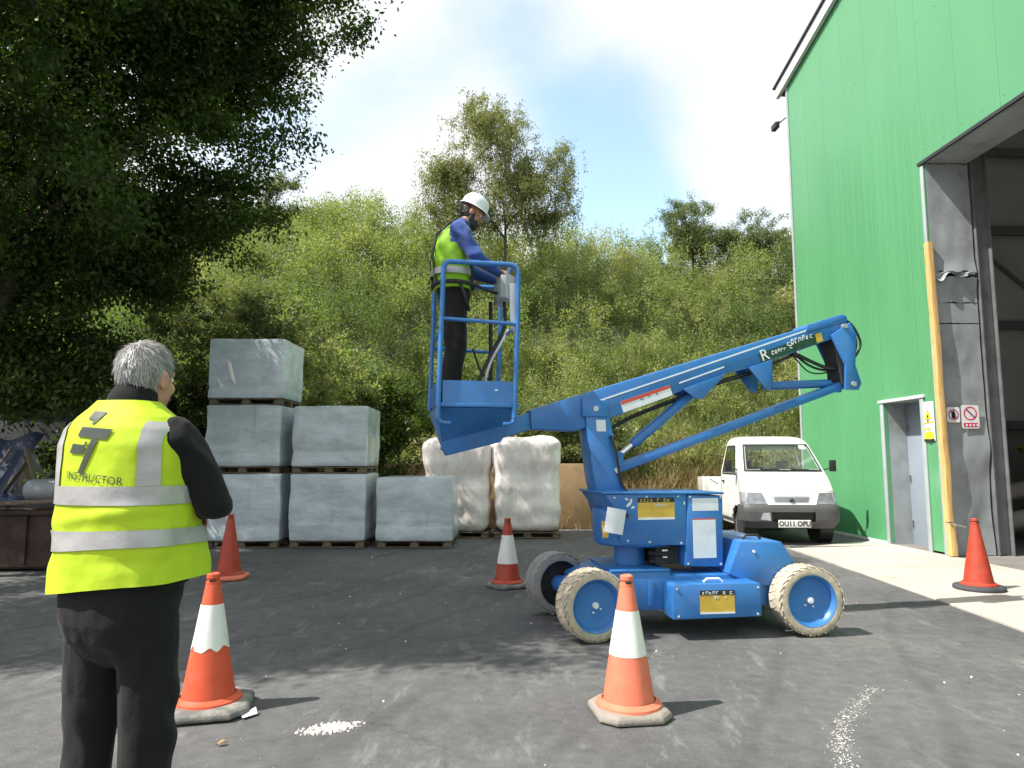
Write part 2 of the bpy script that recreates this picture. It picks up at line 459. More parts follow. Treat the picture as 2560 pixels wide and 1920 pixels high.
def panel(u0, u1, z0, top=None, ribs=4):
    """ribbed cladding sheet from u0 to u1; its outer skin faces local -y"""
    pts = []; w = (u1 - u0) / ribs
    for k in range(ribs):
        a = u0 + k * w
        pts += [(a, 0.0), (a + w * 0.80, 0.0), (a + w * 0.88, 0.0026), (a + w * 0.93, 0.0026)]
    pts.append((u1 - 0.0015, 0.0)); pts[0] = (u0 + 0.0015, 0.0)
    g = G(); n = len(pts)
    zt = lambda u: (eave(u) if top is None else top)
    vs = [(u, y, z0) for u, y in pts] + [(u, y, zt(u)) for u, y in pts] + [(pts[-1][0], 0.06, z0), (pts[0][0], 0.06, z0), (pts[-1][0], 0.06, zt(pts[-1][0])), (pts[0][0], 0.06, zt(pts[0][0]))]
    fs = [(i, i + 1, i + 1 + n, i + n) for i in range(n - 1)]
    fs += [(2 * n + 1, 2 * n, 2 * n + 2, 2 * n + 3), (n - 1, 2 * n, 2 * n + 2, 2 * n - 1), (2 * n + 1, 0, n, 2 * n + 3)]
    g.add(vs, fs)
    po = g.build('cladding_panel', 'clad_green', hall, smooth=0)
    if u0 < 7.5:
        for zz in (0.12, 2.5, 4.7, 6.2, 8.3):
            if zz < z0 + 0.05: continue
            for k in range(2):
                f = obj('fixing', FIX, 'clad_green', po); f.location = (u0 + (0.1 + 0.5 * k) * (u1 - u0), -0.0005, zz)
    return po
JU = 4.5                 # near edge of the loading door reveal
DU0, DU1, DZ = 3.06, 4.06, 2.36
OU1, OZ = 10.2, 6.0
for a, b in ((0, 0.77), (0.77, 1.53), (1.53, 2.30), (2.30, DU0)): panel(a, b, 0.05)
panel(DU0, DU1, DZ, ribs=5)
panel(DU1, JU, 0.05, ribs=2)
nseg = 7
for k in range(nseg):
    a = JU + (OU1 - JU) * k / nseg; b = JU + (OU1 - JU) * (k + 1) / nseg
    panel(a, b, OZ)
for k in range(9):
    a = OU1 + 0.866 * k; panel(a, a + 0.866, 0.05)
HW = OU1 + 0.866 * 9
# plinth strip, corner flashing, verge
G().box((DU0 / 2, 0.02, 0.022), (DU0 - 0.02, 0.075, 0.05)).build('plinth', 'verge_white', hall, bevel=0.004)
G().prism([(-0.02, 0.0), (0.045, 0.0), (0.045, 9.8), (-0.02, 9.8)], -0.018, -0.004).build('corner_flashing', 'trim_grey', hall)
G().prism([(-0.035, 0.0), (-0.021, 0.0), (-0.021, 9.8), (-0.035, 9.8)], -0.018, 0.12).build('corner_flashing', 'trim_grey', hall)
def vg(z0, z1, y0, y1, u0=-0.35):
    return G().prism([(u0, eave(u0) + z0), (APEX, eave(APEX) + z0), (HW + 0.3, eave(HW + 0.3) + z0), (HW + 0.3, eave(HW + 0.3) + z1), (APEX, eave(APEX) + z1), (u0, eave(u0) + z1)], y0, y1)
vg(-0.06, 0.20, -0.10, -0.02).build('verge_trim', 'verge_white', hall)
vg(0.205, 0.25, -0.14, 0.25, -0.42).build('verge_capping', 'dark_edge', hall)
RS = [-0.015, 2.2, 3.4, 6.8, 8.0, 11.4, 12.6, 16.0]
for i in range(7): vg(0.0, 0.20, RS[i], RS[i + 1]).build('added_rooflight' if i % 2 else 'roof', 'added_rooflight' if i % 2 else 'roof_grey', hall)  # translucent strips added to the unseen roof to brighten the hall inside
# eaves gutter along the far side
G().box((-0.16, 8.0, 9.80), (0.2, 16.0, 0.16)).build('gutter', 'dark_edge', hall)
# loading door: soffit, head trim
G().box(((JU + OU1) / 2, 0.34, OZ + 0.03), (OU1 - JU + 0.05, 0.68, 0.05)).build('door_head_soffit', 'jamb_steel', hall)
G().box(((JU + OU1) / 2, -0.02, OZ + 0.012), (OU1 - JU + 0.20, 0.045, 0.05)).build('door_head_trim', 'dark_edge', hall)
# dented sheet of the reveal: plane facing along the wall, u = JU, y from 0 to .68
def reveal_pt(y, z):
    d = 0.0
    d += 0.035 * math.exp(-((z - 1.55) / 0.28) ** 2) * (0.4 + y)
    d -= 0.05 * math.exp(-((z - 1.15) / 0.30) ** 2) * max(0, y - 0.25)
    d += 0.030 * math.exp(-((z - 0.55) / 0.3) ** 2) * math.sin(y * 7)
    d += 0.014 * noise.noise((y * 2.2, z * 1.1, 4.0)) + 0.006 * noise.noise((y * 6, z * 3, 9.0))
    bulge = 0.075 * math.exp(-((z - 4.22) / 0.16) ** 2) * (0.6 + 0.6 * noise.noise((y * 5, z * 2, 1.5)))
    return Vector((JU + 0.022 + d + bulge, y + 0.03 * math.exp(-((z - 1.3) / 0.5) ** 2) * (1 if y > 0.5 else 0) * noise.noise((z * 2, 0, 0)), z))
def sheet(z0, z1, mat='jamb_steel', ragged=0.0):
    def fn(u, v):
        y = 0.012 + 0.675 * u
        a = z0 + ragged * (noise.noise((y * 9, z0, 2)) + 0.6 * noise.noise((y * 23, z0, 5)))
        b = z1 + ragged * (noise.noise((y * 9, z1, 3)) + 0.6 * noise.noise((y * 23, z1, 6)))
        return reveal_pt(y, a + (b - a) * v)
    return G().grid(fn, 18, max(6, int((z1 - z0) * 14))).build('jamb_sheet', mat, hall, smooth=50, solid=0.004)
sheet(0.02, 3.46, ragged=0.006)
sheet(3.475, 3.78, ragged=0.004)
sheet(3.79, 4.18, ragged=0.03)
sheet(4.27, 5.985, ragged=0.035)
G().box((JU - 0.10, 0.36, 3.0), (0.10, 0.6, 5.9)).build('jamb_backing', 'dark_edge', hall)
# crumpled torn strip hanging in the gap
def torn(u, v):
    y = 0.02 + 0.62 * u
    return Vector((JU + 0.03 + 0.07 * noise.noise((y * 7, v * 3, 0.5)) + 0.05 * v, y, 4.30 - 0.16 * v * (0.7 + 0.8 * noise.noise((y * 6, 1, 4)))))
G().grid(torn, 22, 5).build('torn_flashing', 'jamb_steel', hall, smooth=0, solid=0.003)
# outer corner trim beside the loading door
G().box((JU - 0.035, -0.012, 4.9), (0.07, 0.022, 2.15)).build('jamb_trim', 'trim_grey', hall, bevel=0.003)
G().box((JU - 0.035, -0.012, 1.9), (0.07, 0.022, 3.75)).build('jamb_trim', 'trim_grey', hall, bevel=0.003)
# steel columns and rails inside the opening
def ibeam(name, u, y, z0, z1, w=0.2, d=0.3):
    g = G()
    g.box((u, y - d / 2 + 0.008, (z0 + z1) / 2), (w, 0.016, z1 - z0)); g.box((u, y + d / 2 - 0.008, (z0 + z1) / 2), (w, 0.016, z1 - z0))
    g.box((u, y, (z0 + z1) / 2), (0.014, d - 0.034, z1 - z0))
    return g.build(name, 'steel_dark', hall)
ibeam('steel_column', JU - 0.02, 0.84, 0, 9.4, 0.16, 0.24)
ibeam('steel_column', OU1 + 0.02, 0.86, 0, 9.4, 0.22, 0.32)
for yy in (3.0, 8.2, 13.4): ibeam('steel_column', 0.32, yy, 0, 9.2, 0.14, 0.24)
G().bar((0.44, 3.1, 6.6), (0.44, 8.0, 2.4), 0.07, 0.07).build('wall_brace', 'steel_dark', hall)
for zz in (2.15, 4.3, 6.4, 8.2): G().box((0.28, 8.0, zz), (0.10, 15.6, 0.18)).build('side_rail', 'steel_dark', hall)
# inside skin
for k in range(8): G().box((0.16, 0.95 + 1.9 * k + 0.05, 5.8), (0.05, 1.885, 7.2)).build('liner_panel', 'liner_grey', hall)
G().box((0.17, 8.0, 1.1), (0.14, 15.6, 2.18)).build('inner_wall', 'inner_dark', hall)
G().box((HW / 2, 16.0, 5.5), (HW + 0.1, 0.1, 11.5)).build('back_wall', 'liner_grey', hall)
G().box((HW, 8.0, 4.9), (0.1, 16.0, 9.8)).build('side_wall', 'liner_grey', hall)
G().box((0.03, 8.05, 4.9), (0.06, 15.9, 9.75)).build('side_wall', 'clad_green', hall)
G().box((HW / 2, 8.0, -0.03), (HW - 0.1, 15.9, 0.08)).build('hall_floor', 'inner_dark', hall)
for k in range(3):
    yy = 4.6 + 4.6 * k
    G().bar((0.3, yy, 9.35), (APEX, yy, 9.35 + 0.215 * 8.7), 0.2, 0.4).bar((APEX, yy, 9.35 + 0.215 * 8.7), (HW - 0.3, yy, 9.35), 0.2, 0.4).build('roof_rafter', 'steel_dark', hall)
# personnel door in its recess
DD = 0.40
dr = G().box(((DU0 + DU1) / 2, DD, DZ / 2), (DU1 - DU0, 0.05, DZ)).build('door', 'door_grey', hall, bevel=0.004)
dr['label'] = 'grey blue steel personnel door set back in the wall'
for z in (0.35, 1.1, 1.95): G().tube([(DU0 + 0.045, DD - 0.045, z - 0.06), (DU0 + 0.045, DD - 0.045, z + 0.06)], 0.012, 8).build('hinge', 'steel_dark', dr)
G().box((DU1 - 0.12, DD - 0.035, 1.05), (0.05, 0.02, 0.18)).tube([(DU1 - 0.12, DD - 0.05, 1.07), (DU1 - 0.12, DD - 0.085, 1.07), (DU1 - 0.24, DD - 0.085, 1.07)], 0.009, 8).build('door_handle', 'steel_dark', dr)
G().box((DU0 - 0.012, DD / 2 - 0.012, DZ / 2), (0.018, DD + 0.02, DZ)).build('door_reveal', 'jamb_steel', hall)
G().box((DU1 + 0.012, DD / 2 - 0.012, DZ / 2), (0.018, DD + 0.02, DZ)).build('door_reveal', 'jamb_steel', hall)
G().box(((DU0 + DU1) / 2, DD / 2 - 0.012, DZ + 0.012), (DU1 - DU0 + 0.04, DD + 0.02, 0.02)).build('door_soffit', 'jamb_steel', hall)
G().box((DU0 - 0.045, -0.012, DZ / 2), (0.09, 0.022, DZ)).build('door_trim', 'trim_grey', hall, bevel=0.003)
G().box((DU1 + 0.045, -0.012, DZ / 2), (0.09, 0.022, DZ)).build('door_trim', 'trim_grey', hall, bevel=0.003)
G().box(((DU0 + DU1) / 2, -0.016, DZ + 0.035), (DU1 - DU0 + 0.24, 0.045, 0.05)).build('door_head_trim', 'verge_white', hall, bevel=0.003)
# floodlight bracket on the far corner
fl = G().tube([(-0.02, 0.06, 9.12), (-0.20, 0.02, 9.14), (-0.36, -0.05, 9.10)], 0.014, 8)
fl.box((-0.46, -0.09, 9.07), (0.24, 0.10, 0.13), None); fl.tube([(-0.30, 0, 9.13), (-0.42, -0.08, 9.17)], 0.01, 6)
fo = fl.build('floodlight', 'dark_edge', None, bevel=0.006)
fo.parent = None; fo.location = (6.2, 14.9, 0); fo.rotation_euler = (0, 0, HALL_RZ)
tag(fo, 'small black floodlight on a bracket at the top corner of the green wall', 'floodlight')
def hall_world(u, y, z):
    c, s = math.cos(HALL_RZ), math.sin(HALL_RZ)
    return (6.2 + u * c - y * s, 14.9 + u * s + y * c, z)
# timber post screwed along the reveal edge, in two lengths
def timber():
    m, n, l, p = nodes_of('timber')
    t = n.new('ShaderNodeTexCoord'); mp = n.new('ShaderNodeMapping'); mp.inputs['Scale'].default_value = (14, 14, 0.8); l.new(t.outputs['Object'], mp.inputs[0])
    c = ramp(n, l, add_noise(n, l, mp.outputs[0], 3, 6, 0.6), [(0.3, (0.48, 0.27, 0.09)), (0.55, (0.66, 0.44, 0.17)), (0.75, (0.72, 0.52, 0.25))])
    c = mixc(n, l, ramp(n, l, add_noise(n, l, t.outputs['Object'], 5, 5), [(0.58, 0.0), (0.72, 0.5)]), c, (0.30, 0.16, 0.06))
    l.new(c, p.inputs['Base Color']); p.inputs['Roughness'].default_value = 0.75
    b = n.new('ShaderNodeBump'); b.inputs['Strength'].default_value = 0.3; b.inputs['Distance'].default_value = 0.01
    l.new(add_noise(n, l, mp.outputs[0], 8, 4), b.inputs['Height']); l.new(b.outputs[0], p.inputs['Normal'])
    MATS['timber'] = m
timber()
tp = thing('timber_post', 'long yellow pine post standing upright against the dented door jamb', 'post', hall_world(JU + 0.09, -0.03, 0.0), HALL_RZ)
def post(z0, z1, lean0, lean1, w=0.105):
    def fn(u, v):
        a = u * 2 * PI; z = z0 + (z1 - z0) * v
        k = 0.5 * w / max(abs(math.cos(a + PI / 4)), abs(math.sin(a + PI / 4))) / 1.0
        k = min(k, 0.5 * w * 1.32)
        wob = 0.012 * noise.noise((z * 1.7, 0.3, z0)) + lean0 + (lean1 - lean0) * v
        e = 1 + 0.05 * noise.noise((math.cos(a) * 2, math.sin(a) * 2, z * 5))
        return (math.cos(a + PI / 4) * k * e + wob, math.sin(a + PI / 4) * k * e * 0.8 + 0.3 * wob, z)
    g = G(); n = 16; m = 60
    g.grid(fn, n, m, close=True); g.f.append(tuple(range(n))[::-1]); g.f.append(tuple(range(n * m, n * (m + 1))))
    return g.build('post_length', 'timber', tp, smooth=35)
post(0.03, 0.50, 0.02, 0.005, 0.115); post(0.515, 4.72, 0.0, -0.035)
G().bar((0.03, -0.04, 0.50), (0.30, 0.05, 0.46), 0.02, 0.012).build('steel_strap', 'steel_dark', tp)
# signs
pmat('sign_white', (0.78, 0.78, 0.76), 0.4, var=0.04)
pmat('sign_yellow', (0.75, 0.62, 0.03), 0.4, var=0.05)
pmat('sign_red', (0.62, 0.03, 0.10), 0.4, var=0.05)
pmat('sign_purple', (0.36, 0.05, 0.25), 0.4, var=0.05)
pmat('ink_black', (0.02, 0.02, 0.022), 0.5, var=0.05)
def rrect(x0, x1, z0, z1, r, n=4):
    pts = []
    for cx, cz, a0 in ((x1 - r, z1 - r, 0), (x0 + r, z1 - r, 90), (x0 + r, z0 + r, 180), (x1 - r, z0 + r, 270)):
        for k in range(n + 1):
            a = R(a0 + 90 * k / n); pts.append((cx + r * math.cos(a), cz + r * math.sin(a)))
    return pts
def ring2(cx, cz, r, w, a0=0, a1=360, n=22, sx=1.0):
    """closed polygon strip pieces of an arc"""
    out = []
    for k in range(n):
        p, q = R(a0 + (a1 - a0) * k / n), R(a0 + (a1 - a0) * (k + 1) / n)
        out.append([(cx + sx * r * math.cos(p), cz + r * math.sin(p)), (cx + sx * r * math.cos(q), cz + r * math.sin(q)), (cx + sx * (r - w) * math.cos(q), cz + (r - w) * math.sin(q)), (cx + sx * (r - w) * math.cos(p), cz + (r - w) * math.sin(p))])
    return out
def flat(polys, y=-0.001, t=0.0012):
    g = G()
    for p in polys: g.prism(p, y - t, y)
    return g
s1 = thing('warning_sign', 'bent white sign with yellow triangle and bands by the grey door', 'sign', hall_world(4.245, -0.012, 2.0), HALL_RZ)
def bend(me_obj, k=0.35):
    for v in me_obj.data.vertices: v.co.y -= k * max(0.0, -(v.co.z + 0.08)) ** 1.5
pl = G().grid(lambda u, v: (-0.135 + 0.27 * u, -0.004, -0.30 + 0.60 * v), 8, 14).build('sign_plate', 'sign_white', s1, solid=0.006, smooth=40)
tri = flat([[(-0.085, 0.03), (0.075, 0.03), (0.0, 0.20)]], -0.0115).build('warning_triangle', 'sign_yellow', s1)
bl = flat([[(-0.012, 0.045), (0.014, 0.045), (0.02, 0.10), (-0.016, 0.09)], [(-0.05, 0.0), (0.02, -0.012), (0.01, 0.02)]], -0.0135).build('pictogram', 'ink_black', s1)
b1 = flat([[(-0.10, -0.035), (0.11, -0.02), (0.11, 0.0), (-0.10, -0.015)], [(-0.11, -0.13), (0.05, -0.125), (0.05, -0.10), (-0.11, -0.105)], [(-0.11, -0.27), (0.11, -0.27), (0.11, -0.17), (-0.02, -0.15), (-0.11, -0.19)]], -0.0115).build('yellow_band', 'sign_yellow', s1)
G().grid(lambda u, v: (-0.12 + 0.24 * u, -0.012, -0.315 + 0.04 * v + 0.01 * math.sin(u * 9)), 8, 2).build('sign_edge', 'ink_black', s1, solid=0.004)
def revsign(name, label, y, z, w, h, seedk):
    # on the jamb sheet, facing the yard along local +x
    s = thing(name, label, 'sign', hall_world(JU + 0.055, y, z), HALL_RZ + PI / 2, 'notices on the jamb')
    flat([rrect(-w / 2, w / 2, -h / 2, h / 2, 0.03)], -0.004, 0.004).build('sign_plate', 'sign_white', s)
    rr = min(w, h)
    if seedk == 0:
        flat(ring2(0, 0.0, rr * 0.40, rr * 0.08) , -0.0085).build('prohibition_ring', 'sign_purple', s)
        flat([[(-rr * .30, rr * .26), (-rr * .24, rr * .32), (rr * .30, -rr * .22), (rr * .24, -rr * .28)]], -0.0105).build('prohibition_bar', 'sign_red', s)
        flat([[(-0.03, -0.05), (0.02, -0.06), (0.03, 0.02), (0.0, 0.06), (-0.03, 0.03)]], -0.0125).build('pictogram', 'ink_black', s)
    else:
        flat(ring2(0, h * 0.14, rr * 0.38, rr * 0.07), -0.0085).build('prohibition_ring', 'sign_red', s)
        flat([[(-rr * .27, h * .14 + rr * .22), (-rr * .21, h * .14 + rr * .28), (rr * .27, h * .14 - rr * .2), (rr * .21, h * .14 - rr * .26)]], -0.0105).build('prohibition_bar', 'sign_purple', s)
        flat([rrect(-w * .42, w * .42, -h * .44, -h * .26, 0.015)], -0.0085).build('red_panel', 'sign_red', s)
        flat([[(-w * .3 + i * .055, -h * .40), (-w * .3 + i * .055 + .03, -h * .40), (-w * .3 + i * .055 + .03, -h * .31), (-w * .3 + i * .055, -h * .31)] for i in range(4)], -0.0105).build('lettering', 'sign_white', s)
    return s
revsign('notice', 'smaller white prohibition notice with dark red ring on the dented jamb', 0.16, 2.08, 0.20, 0.23, 0)
revsign('notice', 'larger white notice with red ring and red panel on the dented jamb', 0.42, 2.05, 0.27, 0.35, 1)
# things stored inside the hall
pmat('pipe_cream', (0.42, 0.38, 0.31), 0.55, var=0.15)
pmat('drum_blue', (0.03, 0.12, 0.32), 0.4, var=0.1)
pmat('sack_yellow', (0.45, 0.33, 0.03), 0.7, var=0.2, bump=0.3, bscale=20)
for i, (u, y, z, dz, r) in enumerate(((3.2, 1.7, 0.35, 0.25, 0.15), (2.6, 2.0, 0.75, 0.35, 0.15), (2.9, 2.9, 1.05, 0.20, 0.15), (2.2, 2.6, 0.22, 0.05, 0.18))):
    a, b = Vector(hall_world(u, y, z)), Vector(hall_world(u - 0.3, y + 4.6, z + dz + 0.45))
    d = (b - a).normalized(); m = Matrix.Translation(a) @ d.to_track_quat('Z', 'Y').to_matrix().to_4x4()
    L = (b - a).length
    o = G().lathe([(r - 0.012, 0.0), (r, 0.0), (r, L), (r - 0.012, L), (r - 0.012, 0.02)], 20, None, cap=False).build('cream_pipe', 'pipe_cream', None)
    o.matrix_world = m
    tag(o, ('cream plastic pipe nearest the jamb in the heap inside the hall', 'cream plastic pipe lying second in the heap inside the hall', 'uppermost cream plastic pipe of the heap inside the hall', 'thicker cream plastic pipe on the hall floor under the heap')[i], 'pipe', 'pipes heaped inside the hall')
dm = thing('plastic_drum', 'blue plastic drum standing inside the dark hall', 'drum', hall_world(4.35, 2.5, 0.62))
G().lathe([(0.26, 0.0), (0.29, 0.03), (0.30, 0.3), (0.31, 0.33), (0.30, 0.36), (0.30, 0.6), (0.31, 0.63), (0.30, 0.66), (0.29, 0.86), (0.27, 0.9)], 24).build('drum_body', 'drum_blue', dm)
G().lathe([(0.275, 0.9), (0.28, 0.905), (0.28, 0.93), (0.26, 0.94), (0.1, 0.935)], 24).build('drum_lid', 'ink_black', dm)
crate = thing('timber_crate', 'low timber crate under the blue drum inside the hall', 'crate', hall_world(4.35, 2.5, 0.02))
for k in range(5): G().box((0, 0, 0.05 + 0.125 * k), (0.9, 0.9, 0.11)).build('crate_board', 'inner_dark', crate, bevel=0.004)
for i, (u, y, z) in enumerate(((3.1, 2.9, 1.55), (3.4, 3.4, 1.15))):
    def fn(a, b, s=i):
        th = a * 2 * PI; ph = (b - 0.5) * PI
        q = Vector((0.42 * math.cos(th) * math.cos(ph), 0.62 * math.sin(th) * math.cos(ph), 0.16 * math.sin(ph)))
        return q * (1 + 0.18 * noise.noise(q * 4 + Vector((s * 9, 0, 0))))
    o = G().grid(fn, 24, 12, close=True).build('yellow_sack', 'sack_yellow', None, smooth=60, weld=0.001)
    o.location = hall_world(u, y, z); o.rotation_euler = (0.1, 0.1, 0.5 * i)
    tag(o, ('upper' if i == 0 else 'lower') + ' yellow sack slumped on the pipes inside the hall', 'sack', 'sacks inside the hall')
# ------------------------------------------------------------------ traffic cones
pmat('cone_orange', (0.68, 0.095, 0.040), 0.5, var=0.12, vscale=9, dirt=((0.30, 0.12, 0.07), 0.35, 9), spec=0.4)
pmat('cone_faded', (0.74, 0.19, 0.11), 0.55, var=0.10, vscale=9, dirt=((0.50, 0.22, 0.14), 0.3, 9), spec=0.4)
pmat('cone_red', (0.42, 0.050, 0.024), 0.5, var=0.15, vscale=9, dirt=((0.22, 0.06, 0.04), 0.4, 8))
pmat('cone_sleeve', (0.78, 0.77, 0.75), 0.4, var=0.05, vscale=8, dirt=((0.40, 0.33, 0.25), 0.28, 7), bump=0.06, bscale=40)
pmat('cone_base_grey', (0.15, 0.148, 0.14), 0.8, var=0.2, vscale=8, bump=0.25, bscale=60, dirt=((0.34, 0.31, 0.27), 0.5, 9))
pmat('cone_base_pale', (0.29, 0.255, 0.225), 0.8, var=0.2, vscale=8, bump=0.3, bscale=50, dirt=((0.22, 0.19, 0.16), 0.5, 8))
pmat('cone_base_dark', (0.05, 0.052, 0.06), 0.75, var=0.25, vscale=8, bump=0.25, bscale=60)
def cone(label, loc, mat, base_mat, rz=0.0, sleeve=(0.33, 0.60), torn=0.0, base=0.215, tilt=0.0, bshape=8, seed=0):
    t = thing('traffic_cone', label, 'traffic cone', loc, rz, 'traffic cones around the lift')
    t.rotation_euler = (tilt, 0, rz)
    H, r0, r1 = 0.75, 0.150, 0.038
    rad = lambda z: r0 + (r1 - r0) * ((z - 0.05) / (H - 0.09))
    # base: clipped square, thick and worn, feet underneath
    c = base * 0.62
    if bshape == 8: P = [(base, -c), (base, c), (c, base), (-c, base), (-base, c), (-base, -c), (-c, -base), (c, -base)]
    else: P = [(base * 1.05 * math.cos(2 * PI * k / 24), base * 1.05 * math.sin(2 * PI * k / 24)) for k in range(24)]
    g = G(); n = len(P)
    rings = [(1.0, 0.004), (1.02, 0.018), (1.0, 0.036), (0.93, 0.05), (0.70, 0.056)]
    vs = []
    for s, z in rings:
        for i, p in enumerate(P):
            vs.append((p[0] * s, p[1] * s, z + (0.006 * noise.noise((p[0] * 9 + seed, p[1] * 9, z * 20)) if z > 0.01 else 0)))
    fs = [(j * n + i, j * n + (i + 1) % n, (j + 1) * n + (i + 1) % n, (j + 1) * n + i) for j in range(len(rings) - 1) for i in range(n)]
    fs += [tuple(range(n))[::-1], tuple(range((len(rings) - 1) * n, len(rings) * n))]
    g.add(vs, fs); g.build('base', base_mat, t, bevel=0.004, smooth=40)
    def dent(a, z): return 1 + 0.025 * noise.noise((math.cos(a) * 2 + seed * 3, math.sin(a) * 2, z * 5)) - 0.0
    def shell(fz, off, nv, name, m, open_=True):
        g = G()
        def fn(u, v):
            a = u * 2 * PI; z = fz(a, v); r = (rad(z) + off) * dent(a, z)
            return (r * math.cos(a), r * math.sin(a), z)
        g.grid(fn, 40, nv, close=True)
        return g.build(name, m, t, smooth=50)
    body = shell(lambda a, v: 0.052 + (H - 0.085) * v, 0, 24, 'cone_body', mat)
    G().lathe([(0.185, 0.052), (0.182, 0.066), (0.165, 0.074), (0.150, 0.085)], 40, cap=False).build('skirt', mat, t, smooth=50)
    # collar with grip holes at the tip
    G().lathe([(0.040, 0.69), (0.041, 0.705), (0.033, 0.708), (0.032, 0.728), (0.038, 0.731), (0.037, 0.752), (0.028, 0.758), (0.024, 0.752)], 28).build('top_collar', mat, t, smooth=40)
    for sgn in (-1, 1): G().box((0, sgn * 0.034, 0.718), (0.034, 0.012, 0.012)).build('grip_slot', 'ink_black', t, bevel=0.002)
    if sleeve:
        z0, z1 = sleeve
        low = lambda a: z0 + torn * (0.6 * max(0, noise.noise((math.cos(a) * 2.6, math.sin(a) * 2.6, 1.7))) + 0.14 * noise.noise((math.cos(a) * 9, math.sin(a) * 9, 5)))
        shell(lambda a, v: low(a) + (z1 - low(a)) * v, 0.0022, 10, 'reflective_sleeve', 'cone_sleeve')
    return t
cone('orange and white traffic cone with torn sleeve on grey base beside the man', (-1.735, 4.145, 0.0), 'cone_orange', 'cone_base_grey', 0.25, (0.335, 0.585), torn=0.10, base=0.235, seed=1)
cone('faded orange and white traffic cone on pale worn base in front of the lift wheel', (0.655, 4.075, 0.0), 'cone_faded', 'cone_base_pale', 0.15, (0.325, 0.565), base=0.202, seed=2)
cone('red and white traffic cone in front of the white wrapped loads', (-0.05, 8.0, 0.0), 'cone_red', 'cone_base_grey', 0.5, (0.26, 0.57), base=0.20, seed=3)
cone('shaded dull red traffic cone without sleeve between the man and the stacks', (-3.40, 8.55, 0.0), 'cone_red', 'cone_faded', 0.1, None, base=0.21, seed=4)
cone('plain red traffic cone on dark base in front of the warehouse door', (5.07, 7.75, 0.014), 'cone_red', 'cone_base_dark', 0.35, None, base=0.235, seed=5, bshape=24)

# ------------------------------------------------------------------ pallets and wrapped loads
pmat('pallet_wood', (0.15, 0.115, 0.08), 0.85, var=0.3, vscale=6, bump=0.3, bscale=30)
def wrap_mat(name, col, rough, streak, dirtc, bscale=5.0, bstr=0.35):
    m, n, l, p = nodes_of(name)
    t = n.new('ShaderNodeTexCoord'); oi = n.new('ShaderNodeObjectInfo')
    va = n.new('ShaderNodeVectorMath'); va.operation = 'MULTIPLY_ADD'; va.inputs[1].default_value = (1, 1, 1)
    sc_ = n.new('ShaderNodeVectorMath'); sc_.operation = 'SCALE'; sc_.inputs[0].default_value = (37, 53, 71); l.new(oi.outputs['Random'], sc_.inputs['Scale'])
    l.new(t.outputs['Object'], va.inputs[0]); l.new(sc_.outputs[0], va.inputs[2]); v = va.outputs[0]
    mp = n.new('ShaderNodeMapping'); mp.inputs['Scale'].default_value = streak; l.new(v, mp.inputs[0])
    a = add_noise(n, l, mp.outputs[0], 2.4, 7, 0.65)
    c = ramp(n, l, a, [(0.3, tuple(x * 0.8 for x in col)), (0.55, col), (0.75, tuple(min(1, x * 1.22) for x in col))])
    d = add_noise(n, l, v, 6, 9, 0.75)
    c = mixc(n, l, ramp(n, l, d, [(0.62, 0.0), (0.78, 0.55)]), c, dirtc)
    # scuffs, dark drips, and the film's highlights coloured in as pale streaks
    mq = n.new('ShaderNodeMapping'); mq.inputs['Scale'].default_value = (9, 9, 0.9); l.new(v, mq.inputs[0])
    c = mixc(n, l, ramp(n, l, add_noise(n, l, mq.outputs[0], 1.3, 7, 0.7), [(0.58, 0.0), (0.72, 0.55)]), c, tuple(x * 0.5 for x in col))
    mr_ = n.new('ShaderNodeMapping'); mr_.inputs['Rotation'].default_value = (0.3, 0.9, 0.2); mr_.inputs['Scale'].default_value = (0.8, 6, 7); l.new(v, mr_.inputs[0])
    c = mixc(n, l, ramp(n, l, add_noise(n, l, mr_.outputs[0], 1.6, 6, 0.6), [(0.62, 0.0), (0.72, 0.5)]), c, tuple(min(1, x * 1.45) for x in col))
    hv = n.new('ShaderNodeHueSaturation'); l.new(c, hv.inputs['Color'])
    mrr = n.new('ShaderNodeMapRange'); mrr.inputs['To Min'].default_value = 0.85; mrr.inputs['To Max'].default_value = 1.12; l.new(oi.outputs['Random'], mrr.inputs['Value']); l.new(mrr.outputs[0], hv.inputs['Value'])
    c = hv.outputs[0]
    l.new(c, p.inputs['Base Color'])
    l.new(ramp(n, l, a, [(0.3, rough), (0.7, min(1, rough + 0.25))]), p.inputs['Roughness'])
    p.inputs['Coat Weight'].default_value = 0.7; p.inputs['Coat Roughness'].default_value = 0.12
    b = n.new('ShaderNodeBump'); b.inputs['Strength'].default_value = bstr; b.inputs['Distance'].default_value = 0.05
    l.new(add_noise(n, l, mp.outputs[0], bscale, 5, 0.55), b.inputs['Height']); l.new(b.outputs[0], p.inputs['Normal'])
    MATS[name] = m
wrap_mat('grey_wrap', (0.62, 0.70, 0.76), 0.24, (1.0, 1.0, 1.8), (0.30, 0.34, 0.37), 3.6, 0.42)
wrap_mat('white_wrap', (0.88, 0.80, 0.76), 0.35, (1.6, 1.6, 0.8), (0.72, 0.50, 0.43), 3.2, 0.6)
